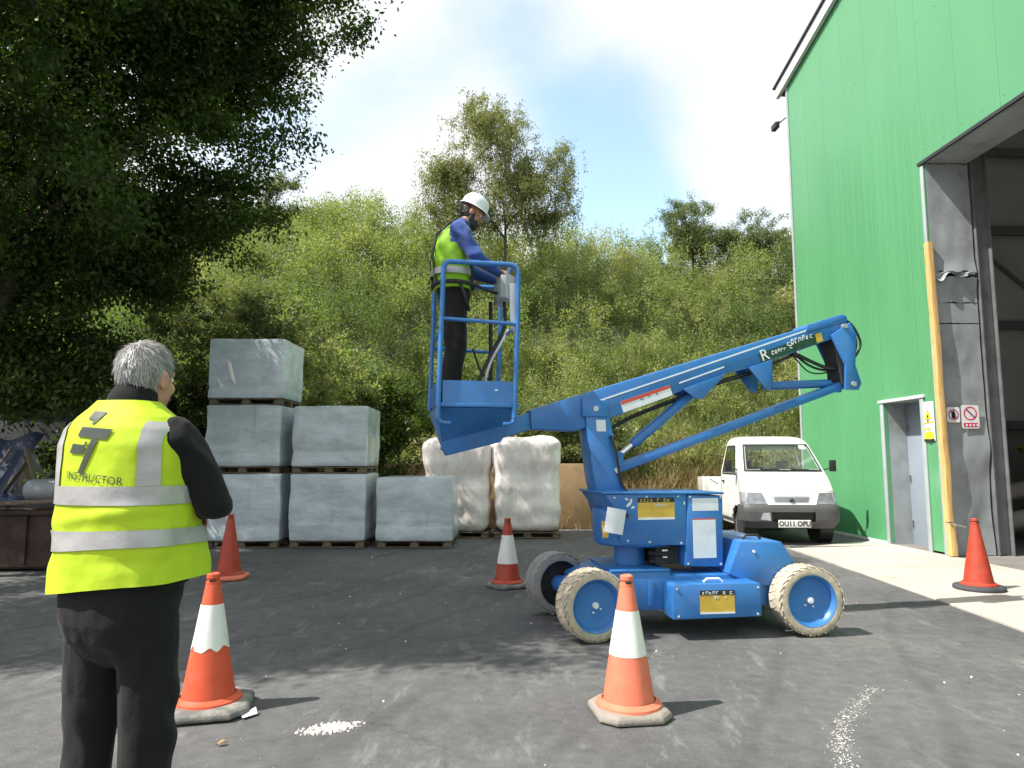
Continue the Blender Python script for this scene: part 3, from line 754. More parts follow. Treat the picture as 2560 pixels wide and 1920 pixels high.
def soft_box(w, d, h, r, amp, seed, n=16, fold=None):
    g = G()
    def face(ax, sg):
        def fn(u, v):
            p = [0, 0, 0]; p[ax] = sg; p[(ax + 1) % 3] = (2 * u - 1) * (1 if sg > 0 else -1); p[(ax + 2) % 3] = 2 * v - 1
            q = Vector((p[0] * w / 2, p[1] * d / 2, p[2] * h / 2))
            c = Vector((max(-w / 2 + r, min(w / 2 - r, q.x)), max(-d / 2 + r, min(d / 2 - r, q.y)), max(-h / 2 + r, min(h / 2 - r, q.z))))
            e = q - c
            if e.length > 1e-6: q = c + e.normalized() * r
            nn = (q - Vector((0, 0, q.z * 0.6))).normalized()
            q = q + nn * (amp * noise.noise(q * 1.6 + Vector((seed * 7.3, 0, 0))) + amp * 0.5 * noise.noise(q * 4.5 + Vector((0, seed * 5.1, 0))))
            if fold: q = fold(q)
            return (q.x, q.y, q.z + h / 2)
        return fn
    for ax in range(3):
        for sg in (-1, 1): g.grid(face(ax, sg), n, n)
    return g
PB = {}
def pallet_parts(parent, w=1.2, d=1.0, z=0.0):
    p = bpy.data.objects.new('pallet', None); COL.objects.link(p); p.parent = parent; p.location = (0, 0, z); p.scale = (1, 1, 0.74)
    for key, dims in (('board', (w, 0.10, 0.022)), ('block', (0.14, 0.10, 0.076)), ('cross', (0.10, d, 0.02))):
        if (key, w) not in PB: PB[(key, w)] = G().box((0, 0, 0), dims).mesh(key, bevel=0.003, seg=1)
    for y in np.linspace(-d / 2 + 0.05, d / 2 - 0.05, 7):
        o = obj('board', PB[('board', w)], 'pallet_wood', p); o.location = (0, float(y), 0.131)
    for y in (-d / 2 + 0.05, 0, d / 2 - 0.05):
        o = obj('board', PB[('board', w)], 'pallet_wood', p); o.location = (0, y, 0.011)
        for x in (-w / 2 + 0.07, 0, w / 2 - 0.07):
            o = obj('block', PB[('block', w)], 'pallet_wood', p); o.location = (x, y, 0.0605)
    for x in (-w / 2 + 0.05, 0, w / 2 - 0.05):
        o = obj('cross_board', PB[('cross', w)], 'pallet_wood', p); o.location = (x, 0, 0.1085)
    return p
GRP = 'grey wrapped pallet loads in the stack'
def grey_load(label, x, z, seed, h, w=1.24, y=11.95, rz=0.0):
    t = thing('wrapped_pallet_load', label, 'pallet load', (x, y, z), rz, GRP)
    pallet_parts(t, 1.2, 1.05)
    def fold(q):
        # stretch film pulled in at the bottom edge and round the waist
        k = 1 - 0.014 * math.exp(-((q.z + 0.28 + 0.05 * math.sin(seed)) / 0.03) ** 2) + 0.010 * math.sin(q.z * 9 + seed * 2.1 + q.x * 2) + 0.02 * noise.noise((q.x * 0.9 + seed * 3, q.y, q.z * 0.9))
        k += 0.03 * max(0, q.z * (0.4 if seed % 2 else -0.3))
        return Vector((q.x * k, q.y * k, q.z))
    o = soft_box(w, 1.1, h - 0.106, 0.035, 0.022, seed, 24, fold).build('wrapping', 'grey_wrap', t, smooth=50, weld=0.002)
    o.location = (0, 0, 0.106)
    # loose flap of film
    def flap(u, v):
        xx = (-0.35 + 0.22 * noise.noise((seed, 1, 0))) + 0.10 * u + 0.10 * v
        return (xx, -0.575 - 0.018 * math.sin(u * PI) - 0.01 * v, h * 0.72 - 0.36 * v - 0.1 * u)
    if seed in (1, 3): G().grid(flap, 5, 10).build('loose_film', 'white_wrap', t, smooth=60, solid=0.002)
    return t
grey_load('grey wrapped block on pallet, topmost of the left stack', -4.385, 2.315, 1, 1.10)
grey_load('grey wrapped block on pallet, middle of the left stack of three', -4.40, 1.195, 2, 1.12)
grey_load('grey wrapped block on the ground at the bottom of the left stack of three', -4.375, 0.004, 3, 1.19)
grey_load('grey wrapped block on pallet, upper one of the stack of two', -2.985, 1.195, 4, 1.10)
grey_load('grey wrapped block with dark drips, lower one of the stack of two', -2.985, 0.004, 5, 1.19)
grey_load('single grey wrapped block on pallet at the right end of the stacks', -1.575, 0.004, 6, 1.13)
def white_load(label, x, y, w, d, h, seed, pinch):
    t = thing('white_wrapped_load', label, 'pallet load', (x, y, 0.004), 0.0, 'white wrapped pallet loads')
    pallet_parts(t, 1.2, 1.0)
    def fold(q):
        a = math.atan2(q.y, q.x); zr = q.z / h + 0.5
        k = 1 - pinch * math.exp(-((zr - 0.55) / 0.13) ** 2) * (0.6 + 0.5 * math.sin(a * 2 + seed))
        # drape folds fan down from the pinch
        k += 0.045 * math.sin(a * 9 + zr * 5 + seed * 2) * min(1, max(0, 1.0 - zr)) * (0.5 + 0.5 * noise.noise((a * 2, seed, 0)))
        k += 0.05 * noise.noise((math.cos(a) * 2.6, math.sin(a) * 2.6, zr * 2.2 + seed))
        # sharp creases running down from the top corners
        cr = noise.noise((math.cos(a) * 2.2 + zr * 1.6 + seed, math.sin(a) * 2.2, zr * 1.3))
        k += 0.05 * (abs(cr) ** 0.6 - 0.45)
        k += 0.04 * sstep(0.55, 0.75, zr) * (1 if seed == 11 else 0.6) - 0.05 * sstep(0.55, 0.2, zr) * (1 if seed == 11 else 0.3)
        k += 0.022 * math.sin(zr * 30 + 3 * noise.noise((a * 1.5, zr * 2, seed))) * (1 if zr < 0.5 else 0.3)
        top = 1 - 0.05 * max(0, zr - 0.9) * 10
        return Vector((q.x * k * top, q.y * k * top, q.z + (0.04 * noise.noise((q.x * 2, q.y * 2, seed)) if zr > 0.85 else 0)))
    o = soft_box(w, d, h - 0.106, 0.20, 0.03, seed, 34, fold).build('wrapping', 'white_wrap', t, smooth=60, weld=0.002)
    o.location = (0, 0, 0.106)
    return t
white_load('white wrapped load pinched at the waist, left one by the tan wall', -1.02, 13.35, 1.26, 1.1, 1.83, 11, 0.20)
white_load('white wrapped load with bulging round top, right one by the tan wall', 0.28, 13.30, 1.22, 1.1, 1.84, 23, 0.09)
# low tan wall behind them
pmat('tan_board', (0.36, 0.235, 0.125), 0.85, var=0.16, vscale=2.0, bump=0.15, bscale=25, dirt=((0.20, 0.14, 0.09), 0.3, 3))
lw = thing('low_wall', 'low tan wall of upright panels behind the white wrapped loads', 'wall', (-0.5, 14.6, 0))
for k in range(3):
    G().box((-1.44 + 1.44 * k, 0, 0.662 + 0.004 * k), (1.432, 0.12, 1.33)).build('wall_panel', 'tan_board', lw, bevel=0.008)
G().box((0, 0.2, 0.10), (4.3, 0.5, 0.2)).build('wall_foot', 'tan_board', lw, bevel=0.01)

# ------------------------------------------------------------------ white pickup truck
def carpaint(name, col, rough=0.3):
    m, n, l, p = nodes_of(name)
    t = n.new('ShaderNodeTexCoord'); v = t.outputs['Object']
    c = ramp(n, l, add_noise(n, l, v, 3, 6, 0.6), [(0.3, tuple(x * 0.94 for x in col)), (0.7, col)])
    c = mixc(n, l, ramp(n, l, add_noise(n, l, v, 1.6, 8, 0.7), [(0.62, 0.0), (0.82, 0.14)]), c, (0.45, 0.42, 0.37))
    l.new(c, p.inputs['Base Color']); p.inputs['Roughness'].default_value = rough
    p.inputs['Coat Weight'].default_value = 0.6; p.inputs['Coat Roughness'].default_value = 0.08
    MATS[name] = m
carpaint('truck_white', (0.86, 0.86, 0.85))
pmat('bumper_grey', (0.085, 0.085, 0.088), 0.55, var=0.15, vscale=4)
pmat('trim_black', (0.018, 0.018, 0.02), 0.5, var=0.1)
pmat('rubber', (0.028, 0.028, 0.03), 0.8, var=0.25, vscale=10)
pmat('chrome', (0.7, 0.7, 0.72), 0.18, metal=1.0, var=0.05)
pmat('silver', (0.52, 0.53, 0.56), 0.35, metal=0.5, var=0.1)
pmat('lamp_glass', (0.22, 0.24, 0.26), 0.1, var=0.25, vscale=14, coat=0.8)
pmat('seat_grey', (0.06, 0.065, 0.075), 0.8, var=0.2)
def glassmat(name, tint, refl=1.0):
    m, n, l, p = nodes_of(name)
    tr = n.new('ShaderNodeBsdfTransparent'); tr.inputs[0].default_value = (*tint, 1)
    gl = n.new('ShaderNodeBsdfGlossy'); gl.inputs[0].default_value = (1, 1, 1, 1); gl.inputs[1].default_value = 0.03
    fr = n.new('ShaderNodeLayerWeight'); fr.inputs[0].default_value = 0.3
    pw = n.new('ShaderNodeMath'); pw.operation = 'POWER'; pw.inputs[1].default_value = 3.0; l.new(fr.outputs['Facing'], pw.inputs[0])
    mu = n.new('ShaderNodeMath'); mu.operation = 'MULTIPLY_ADD'; mu.inputs[1].default_value = refl * 0.6; mu.inputs[2].default_value = 0.05; l.new(pw.outputs[0], mu.inputs[0])
    ms = n.new('ShaderNodeMixShader'); l.new(mu.outputs[0], ms.inputs[0]); l.new(tr.outputs[0], ms.inputs[1]); l.new(gl.outputs[0], ms.inputs[2])
    l.new(ms.outputs[0], n['Material Output'].inputs['Surface'])
    MATS[name] = m
glassmat('truck_glass', (0.78, 0.86, 0.83), 1.3)
TX, TY = 4.70, 11.80
truck = thing('pickup_truck', 'small white pickup truck with grey bumper parked beside the green wall', 'pickup truck', (TX, TY, 0), R(-3.0))
ZP = [0.27, 0.40, 0.62, 0.70, 0.90, 1.10, 1.20, 1.45, 1.68, 1.76, 1.81, 1.845]
YF = [0.06, 0.00, 0.00, 0.05, 0.10, 0.24, 0.36, 0.58, 0.78, 0.90, 1.02, 1.20]
WH = [0.73, 0.765, 0.775, 0.77, 0.765, 0.755, 0.745, 0.69, 0.635, 0.605, 0.56, 0.46]
ip = lambda z, A: float(np.interp(z, ZP, A))
YB = 1.72
def cabp(s, z):
    """outer skin; s -2..-1 left side (rear to front), -1..1 front, 1..2 right side"""
    w, yf = ip(z, WH), ip(z, YF)
    if abs(s) <= 1:
        r = 0.10; a = abs(s)
        return Vector((s * w, yf + 0.05 * a * a + r * (1 - max(0.0, 1 - a ** 7) ** (1 / 3.5)), z))
    sg = 1 if s > 0 else -1
    y0 = yf + 0.15; yb = YB - 0.05 * max(0, z - 1.2)
    return Vector((sg * w, y0 + (yb - y0) * (abs(s) - 1), z))
def cabn(s, z):
    e = 0.01
    d1 = cabp(min(2, s + e), z) - cabp(max(-2, s - e), z); d2 = cabp(s, min(1.845, z + e)) - cabp(s, max(0.27, z - e))
    n = d1.cross(d2); n.normalize()
    return n
SS = [-2 + 0.05 * i for i in range(21)] + [-0.96, -0.92, -0.88] + [-0.84 + 0.06 * i for i in range(29)] + [0.88, 0.92, 0.96] + [1 + 0.05 * i for i in range(21)]
ZS = sorted(set([0.27 + 0.035 * i for i in range(46)] + [1.845]))
inwin = lambda s, z: (abs(s) < 0.85 and 1.24 < z < 1.655) or (1.17 < abs(s) < 1.88 and 1.17 < z < 1.66)
arch_y, arch_z, arch_r = 0.60, 0.29, 0.335
def inarch(p): return (p.y - arch_y) ** 2 + (p.z - arch_z) ** 2 < arch_r ** 2
g = G(); idx = {}
for j, z in enumerate(ZS):
    for i, s in enumerate(SS): idx[(i, j)] = len(g.v); g.v.append(tuple(cabp(s, z)))
for j in range(len(ZS) - 1):
    for i in range(len(SS) - 1):
        sm, zm = (SS[i] + SS[i + 1]) / 2, (ZS[j] + ZS[j + 1]) / 2
        if inwin(sm, zm): continue
        if abs(sm) > 1 and inarch(cabp(sm, zm)): continue
        if zm < 0.66 and abs(sm) <= 1.0: continue
        g.f.append((idx[(i, j)], idx[(i + 1, j)], idx[(i + 1, j + 1)], idx[(i, j + 1)]))
# roof and back
jt = len(ZS) - 1
g.f.append(tuple(idx[(i, jt)] for i in range(len(SS))))
for j in range(len(ZS) - 1):
    if 1.28 < ZS[j] < 1.60: continue
    g.f.append((idx[(len(SS) - 1, j)], idx[(0, j)], idx[(0, j + 1)], idx[(len(SS) - 1, j + 1)]))
g.build('cab', 'truck_white', truck, smooth=38)
def cpatch(name, corners, mat, parent, off=0.006, nu=10, nv=6, th=0.004):
    """patch lying on the cab skin; corners (s,z) lower-left, lower-right, upper-right, upper-left"""
    a, b, c, d = corners
    def fn(u, v):
        s = (a[0] * (1 - u) + b[0] * u) * (1 - v) + (d[0] * (1 - u) + c[0] * u) * v
        z = (a[1] * (1 - u) + b[1] * u) * (1 - v) + (d[1] * (1 - u) + c[1] * u) * v
        return cabp(s, z) + cabn(s, z) * off
    return G().grid(fn, nu, nv).build(name, mat, parent, smooth=40, solid=th)
def cframe(corners, w, mat, parent, name, off=0.008):
    a, b, c, d = corners
    cpatch(name, (a, b, (b[0], b[1] + w), (a[0], a[1] + w)), mat, parent, off, 24, 1)
    cpatch(name, ((d[0], d[1] - w), (c[0], c[1] - w), c, d), mat, parent, off, 24, 1)
    ws = w * 1.2
    cpatch(name, (a, (a[0] + ws, a[1]), (d[0] + ws, d[1]), d), mat, parent, off, 2, 14)
    cpatch(name, ((b[0] - ws, b[1]), b, c, (c[0] - ws, c[1])), mat, parent, off, 2, 14)
ws = [(-0.90, 1.205), (0.90, 1.205), (0.90, 1.69), (-0.90, 1.69)]
wsg = cpatch('windscreen', ws, 'truck_glass', truck, 0.003, 24, 12, 0)
cframe(ws, 0.035, 'trim_black', wsg, 'window_seal')
cpatch('paper_disc', ((0.62, 1.60), (0.80, 1.60), (0.80, 1.67), (0.62, 1.67)), 'sign_white', wsg, 0.007, 4, 4, 0.001)
for sg in (-1, 1):
    dw = [(sg * 1.14, 1.15), (sg * 1.91, 1.15), (sg * 1.91, 1.68), (sg * 1.22, 1.68)]
    if sg < 0: dw = [dw[1], dw[0], dw[3], dw[2]]
    wg = cpatch('side_window', dw, 'truck_glass', truck, 0.003, 14, 10, 0)
    cframe(dw, 0.022, 'trim_black', wg, 'window_seal', 0.007)
    # door shut lines and handle
    for s0 in (1.10, 1.95):
        cpatch('door_seam', ((sg * s0, 0.42), (sg * (s0 + 0.012), 0.42), (sg * (s0 + 0.012), 1.14), (sg * s0, 1.14)), 'trim_black', truck, 0.002, 1, 10, 0.001)
    G().box((sg * 0.775, 1.50, 1.02), (0.03, 0.12, 0.03)).build('door_handle', 'trim_black', truck, bevel=0.006)
    # wing mirror
    mirror = G().tube([(sg * 0.71, 0.62, 1.24), (sg * 0.80, 0.58, 1.25), (sg * 0.86, 0.56, 1.27)], 0.012, 8).build('mirror', 'trim_black', truck)
    G().box((sg * 0.90, 0.55, 1.31), (0.11, 0.06, 0.20)).build('mirror_head', 'trim_black', mirror, bevel=0.015)
    cpatch('headlight', ((sg * 0.52, 0.67), (sg * 1.10, 0.67), (sg * 1.10, 0.865), (sg * 0.62, 0.855)), 'lamp_glass', truck, 0.010, 16, 6, 0.012)
    cpatch('indicator', ((sg * 0.94, 0.70), (sg * 1.06, 0.70), (sg * 1.08, 0.85), (sg * 0.90, 0.85)), 'silver', truck, 0.014, 8, 6, 0.010)
# bumper with a dark intake
def bump_pt(s, z, off): return cabp(s, z) + cabn(s, z) * off
bm_ = G()
def bfn(z0, z1, o0, o1, s0=-1.16, s1=1.16):
    return lambda u, v: bump_pt(s0 + (s1 - s0) * u, z0 + (z1 - z0) * v, o0 + (o1 - o0) * v)
bm_.grid(bfn(0.275, 0.40, 0.012, 0.04), 40, 3); bm_.grid(bfn(0.545, 0.655, 0.04, 0.022), 40, 3)
bm_.grid(bfn(0.40, 0.545, 0.04, 0.04, -1.16, -0.46), 16, 3); bm_.grid(bfn(0.40, 0.545, 0.04, 0.04, 0.46, 1.16), 16, 3)
bumper = bm_.build('bumper', 'bumper_grey', truck, smooth=40, weld=0.002)
cpatch('intake', ((-0.47, 0.40), (0.47, 0.40), (0.47, 0.545), (-0.47, 0.545)), 'trim_black', bumper, -0.02, 12, 2)
for sg in (-1, 1): cpatch('fog_recess', ((sg * 0.49, 0.405), (sg * 0.70, 0.42), (sg * 0.64, 0.53), (sg * 0.50, 0.535)), 'silver' if sg < 0 else 'bumper_grey', bumper, 0.042, 4, 4, 0.002)
cpatch('grille', ((-0.36, 0.70), (0.36, 0.70), (0.40, 0.80), (-0.40, 0.80)), 'silver', truck, 0.008, 14, 4, 0.006)
for k in range(3): cpatch('grille_bar', ((-0.36, 0.71 + 0.027 * k), (0.36, 0.71 + 0.027 * k), (0.36, 0.722 + 0.027 * k), (-0.36, 0.722 + 0.027 * k)), 'lamp_glass', truck, 0.013, 14, 1, 0.006)
em = G()
for sx in (-1, 1): em.prism([(sx * 0.006, 0.712), (sx * 0.040, 0.712), (sx * 0.028, 0.748), (sx * 0.010, 0.768)], 0.02, 0.038)
em.build('emblem', 'ink_black', truck)
plate = G().box((0, -0.056, 0.355), (0.53, 0.012, 0.125)).build('number_plate', 'sign_white', truck, bevel=0.004)
pt = text_mesh('OU11 OPU', 0.105, space=1.0, bold=0.0035); o = obj('plate_characters', pt, 'ink_black', plate)
o.location = (0, -0.0635, 0.353); o.rotation_euler = (PI / 2, 0, 0); o.scale = (1.02, 1.1, 1)
# shut lines of the front panel and the sill
for z0 in (0.885, 1.165): cpatch('panel_gap', ((-0.97, z0), (0.97, z0), (0.97, z0 + 0.007), (-0.97, z0 + 0.007)), 'bumper_grey', truck, 0.0015, 40, 1, 0.0008)
for sg in (-1, 1): cpatch('sill_trim', ((sg * 1.42, 0.31), (sg * 1.98, 0.31), (sg * 1.98, 0.375), (sg * 1.42, 0.375)), 'bumper_grey', truck, 0.004, 10, 2, 0.003)
# wipers
for x0, x1 in ((-0.40, 0.05), (0.12, 0.56)):
    a = bump_pt(x0 / 0.75, 1.235, 0.02); b = bump_pt(x1 / 0.75, 1.215, 0.02)
    G().tube([a, (a + b) / 2 + Vector((0, -0.01, 0.012)), b], 0.008, 6).build('wiper', 'trim_black', truck)
# cab inside: dashboard, seats, steering wheel
G().box((0, 0.66, 1.06), (1.34, 0.34, 0.22)).build('dashboard', 'seat_grey', truck, bevel=0.03)
for sg in (-1, 1):
    st = G().box((sg * 0.34, 1.50, 1.06), (0.46, 0.13, 0.42), Matrix.Rotation(0, 4, 'X')).box((sg * 0.34, 1.28, 0.84), (0.46, 0.46, 0.16)).build('seat', 'seat_grey', truck, bevel=0.03)
    G().box((sg * 0.34, 1.52, 1.33), (0.22, 0.08, 0.12)).build('headrest', 'seat_grey', st, bevel=0.02)
sw = G(); sw.tube([(-0.34 + 0.18 * math.cos(a), 0.93 - 0.06 * math.sin(a), 1.13 + 0.16 * math.sin(a)) for a in np.linspace(0, 2 * PI, 25)], 0.014, 6, cap=False); sw.bar((-0.5, 0.93, 1.13), (-0.18, 0.93, 1.13), 0.02, 0.03)
sw.build('steering_wheel', 'trim_black', truck)
# load bed
bed = G()
bed.box((-0.76, 2.75, 0.865), (0.035, 2.0, 0.36)); bed.box((0.76, 2.75, 0.865), (0.035, 2.0, 0.36))
bed.box((0, 1.77, 0.865), (1.48, 0.035, 0.36)); bed.box((0, 3.74, 0.865), (1.48, 0.035, 0.36)); bed.box((0, 2.75, 0.70), (1.485, 1.94, 0.05))
bo = bed.build('load_bed', 'truck_white', truck, bevel=0.006)
for yy in (2.3, 3.2): G().box((-0.782, yy, 0.86), (0.012, 0.03, 0.34)).build('bed_rib', 'truck_white', bo)
G().tube([(-0.785, 1.85, 0.95), (-0.785, 2.55, 1.03)], 0.006, 6).build('bed_strap', 'trim_black', bo)
G().box((0, 2.0, 0.50), (0.9, 3.2, 0.14)).box((0, 0.6, 0.42), (0.6, 0.8, 0.2)).build('chassis_frame', 'trim_black', truck)
def lathe_x(prof, seg=28):   # profile (radius, x) about the x axis
    return G().lathe(prof, seg, Matrix.Rotation(PI / 2, 4, 'Y'))
twm = lathe_x([(0.17, -0.075), (0.235, -0.085), (0.262, -0.06), (0.268, 0.0), (0.262, 0.06), (0.235, 0.085), (0.17, 0.075)]).mesh('tyre', smooth=40)
twr = lathe_x([(0.03, 0.05), (0.10, 0.05), (0.15, 0.066), (0.172, 0.078), (0.172, -0.07), (0.02, -0.03)]).mesh('rim', smooth=40)
for sx in (-1, 1):
    for yy in (0.60, 2.75):
        w = obj('wheel', twm, 'rubber', truck); w.location = (sx * 0.665, yy, 0.268)
        if sx < 0: w.rotation_euler = (0, 0, PI)
        obj('rim', twr, 'silver', w)
        if yy < 1: G().lathe([(arch_r * 1.0, -0.10), (arch_r * 1.0, 0.12)], 28, Matrix.Translation((sx * 0.64, yy, arch_z)) @ Matrix.Rotation(PI / 2, 4, 'Y'), cap=False).build('wheel_arch', 'trim_black', truck)
# ------------------------------------------------------------------ blue boom lift
def lift_paint():
    m, n, l, p = nodes_of('lift_blue')
    t = n.new('ShaderNodeTexCoord'); v = t.outputs['Object']
    c = ramp(n, l, add_noise(n, l, v, 3.5, 6, 0.6), [(0.3, (0.022, 0.135, 0.41)), (0.7, (0.034, 0.195, 0.53))])
    f = ramp(n, l, add_noise(n, l, v, 11, 10, 0.75), [(0.48, 0.0), (0.72, 0.55)])
    c = mixc(n, l, f, c, (0.10, 0.16, 0.26))
    ms_ = n.new('ShaderNodeMapping'); ms_.inputs['Scale'].default_value = (2, 2, 26); ms_.inputs['Rotation'].default_value = (0, 0.3, 0); l.new(v, ms_.inputs[0])
    c = mixc(n, l, ramp(n, l, add_noise(n, l, ms_.outputs[0], 4, 8, 0.75), [(0.63, 0.0), (0.67, 0.5)]), c, (0.22, 0.32, 0.45))
    f2 = ramp(n, l, add_noise(n, l, v, 24, 6, 0.7), [(0.655, 0.0), (0.68, 0.85)])
    c = mixc(n, l, f2, c, (0.12, 0.07, 0.045))
    l.new(c, p.inputs['Base Color'])
    l.new(mixc(n, l, f, (0.38, 0.38, 0.38), (0.62, 0.62, 0.62)), p.inputs['Roughness'])
    p.inputs['Coat Weight'].default_value = 0.2; p.inputs['Coat Roughness'].default_value = 0.2
    b = n.new('ShaderNodeBump'); b.inputs['Strength'].default_value = 0.06; b.inputs['Distance'].default_value = 0.02
    l.new(add_noise(n, l, v, 9, 3), b.inputs['Height']); l.new(b.outputs[0], p.inputs['Normal'])
    MATS['lift_blue'] = m
lift_paint()
pmat('tyre_cream', (0.50, 0.43, 0.33), 0.85, var=0.18, vscale=10, bump=0.35, bscale=45, dirt=((0.26, 0.23, 0.19), 0.5, 7))
pmat('tyre_grey', (0.30, 0.29, 0.28), 0.85, var=0.18, vscale=10, bump=0.3, bscale=45)
pmat('highlight_letter_white', (0.82, 0.84, 0.86), 0.45, var=0.05)
pmat('label_white', (0.72, 0.75, 0.80), 0.4, var=0.05, vscale=9, dirt=((0.45, 0.5, 0.6), 0.25, 7))
pmat('label_yellow', (0.60, 0.40, 0.06), 0.4, var=0.2, vscale=4)
pmat('label_red', (0.60, 0.07, 0.04), 0.4, var=0.08)
pmat('label_green', (0.02, 0.06, 0.045), 0.35, var=0.5, vscale=20)
pmat('hose_black', (0.015, 0.016, 0.018), 0.45, var=0.1)
pmat('grime', (0.03, 0.03, 0.032), 0.7, var=0.4, vscale=12, bump=0.3)
YL, YB_ = R(6.7), R(11.5)
lift = thing('boom_lift', 'blue articulated boom lift with raised cage and cream tyres', 'boom lift', (1.065, 6.209, 0), YL)
DRZ = YB_ - YL
def up(g, name, mat='lift_blue', parent=None, **k):
    """a part that slews with the turret"""
    o = g.build(name, mat, parent or lift, **k)
    if parent is None: o.rotation_euler = (0, 0, DRZ)
    return o
# chassis
ch = G()
ch.prism([(-0.55, 0.40), (-0.30, 0.505), (0.19, 0.505), (0.19, 0.47), (1.15, 0.47), (1.15, 0.21), (-0.33, 0.19), (-0.55, 0.27)], -0.39, 0.39)
chassis = ch.build('chassis', 'lift_blue', lift, bevel=0.012)
G().box((-0.06, 0.0, 0.511), (0.50, 0.80, 0.014)).build('deck_plate', 'lift_blue', chassis, bevel=0.004)
G().box((-0.42, -0.395, 0.31), (0.14, 0.02, 0.09)).build('side_bracket', 'lift_blue', chassis, bevel=0.004)
G().box((0.02, -0.398, 0.33), (0.05, 0.02, 0.2)).build('side_bracket', 'lift_blue', chassis, bevel=0.004)
# rear counterweight box with sloping end
rb = G().prism([(0.783, 0.743), (1.147, 0.732), (1.285, 0.52), (1.20, 0.375), (0.90, 0.375), (0.674, 0.475)], -0.42, 0.42)
rbo = rb.build('rear_box', 'lift_blue', lift, bevel=0.014)
G().tube([(0.90, -0.428, 0.655), (0.90, -0.418, 0.655)], 0.013, 12).build('bolt', 'label_white', rbo)
G().tube([(0.86, -0.30, 0.745), (0.89, -0.30, 0.775), (0.99, -0.30, 0.775), (1.02, -0.30, 0.745)], 0.011, 8).build('lifting_eye', 'grime', rbo)
# battery box on the near side
bb = G().prism([(0.125, 0.165), (0.855, 0.175), (0.862, 0.42), (0.84, 0.437), (0.15, 0.437), (0.125, 0.42)], -0.62, -0.392)
bat = bb.build('battery_box', 'lift_blue', lift, bevel=0.012)
G().tube([(0.40, -0.56, 0.44), (0.43, -0.56, 0.465), (0.53, -0.56, 0.465), (0.56, -0.56, 0.44)], 0.010, 8).build('handle', 'label_white', bat)
def front_label(parent, x0, x1, z0, z1, y, mat, name='label_plate'):
    return G().prism([(x0, z0), (x1, z0), (x1, z1), (x0, z1)], y - 0.0015, y).build(name, mat, parent)
lb = front_label(bat, 0.345, 0.63, 0.215, 0.385, -0.6205, 'label_yellow')
front_label(bat, 0.345, 0.63, 0.350, 0.386, -0.6225, 'ink_black', 'label_header')
front_label(bat, 0.345, 0.63, 0.205, 0.219, -0.6225, 'label_white', 'label_footer')
rnd = random.Random(4)
def smudges(parent, x0, x1, z0, z1, y, n, mat, name='lettering', slope=0.0, hh=None):
    """small block marks standing for lettering too worn to read"""
    g = G(); w = (x1 - x0) / n
    for i in range(n):
        if rnd.random() < 0.15: continue
        a = x0 + i * w + w * 0.15; b = a + w * rnd.uniform(0.45, 0.75); zc = z0 + slope * (a - x0)
        h = (z1 - z0) * rnd.uniform(0.6, 1.0)
        g.prism([(a, zc), (a + w * 0.16, zc), (a + w * 0.16, zc + h), (a, zc + h)], y - 0.0012, y)
        g.prism([(a + w * 0.17, zc + h * 0.75), (b, zc + h * 0.75), (b, zc + h), (a + w * 0.17, zc + h)], y - 0.0012, y)
        if rnd.random() < 0.6: g.prism([(a + w * 0.17, zc), (b, zc), (b, zc + h * 0.25), (a + w * 0.17, zc + h * 0.25)], y - 0.0012, y)
        if rnd.random() < 0.5: g.prism([(b - w * 0.14, zc + h * 0.26), (b, zc + h * 0.26), (b, zc + h * 0.74), (b - w * 0.14, zc + h * 0.74)], y - 0.0012, y)
    o = g.build(name, mat, parent); o['kind'] = 'stuff'; return o
smudges(bat, 0.36, 0.615, 0.356, 0.381, -0.6242, 9, 'label_white')
smudges(bat, 0.46, 0.57, 0.325, 0.345, -0.6242, 5, 'label_white')
# wheels: lug tyre and dished disc; profile runs along y
def lathe_y(prof, seg=36): return G().lathe(prof, seg, Matrix.Rotation(PI / 2, 4, 'X'), cap=False)
WR, WW = 0.282, 0.20
def tyre_mesh():
    g = lathe_y([(0.205, 0.10), (0.225, 0.105), (0.258, 0.098), (0.268, 0.08), (0.268, -0.08), (0.258, -0.098), (0.225, -0.105), (0.205, -0.10), (0.200, 0.0), (0.205, 0.10)], 48)
    for k in range(26):
        for side in (-1, 1):
            a = 2 * PI * (k + (0.5 if side > 0 else 0)) / 26
            m = Matrix.Rotation(-a, 4, 'Y') @ Matrix.Translation((0, 0, 0.267)) @ Matrix.Rotation(side * 0.35, 4, 'Z')
            w = 0.040 + 0.004 * noise.noise((k * 1.7, side, 0))
            g.box((0, side * 0.050, 0.0), (w * 1.5, 0.098, 0.006 + 0.004 * noise.noise((k * 2.3, side, 4))), m)
    return g.mesh('tyre', smooth=35)
tyre_me = tyre_mesh()
disc_me = lathe_y([(0.0, 0.055), (0.020, 0.055), (0.12, 0.046), (0.172, 0.058), (0.188, 0.092), (0.205, 0.102), (0.208, 0.098), (0.198, 0.02), (0.196, -0.09)], 48).mesh('wheel_disc', smooth=40)
hub_me = lathe_y([(0.0, 0.085), (0.020, 0.084), (0.026, 0.076), (0.026, 0.050)], 20).mesh('hub', smooth=40)
bolt_me = lathe_y([(0.0, 0.062), (0.008, 0.062), (0.009, 0.046)], 10).mesh('wheel_bolt', smooth=40)
inner_me = lathe_y([(0.198, -0.01), (0.10, -0.012), (0.02, -0.012)], 32).mesh('drum_plate', smooth=40)
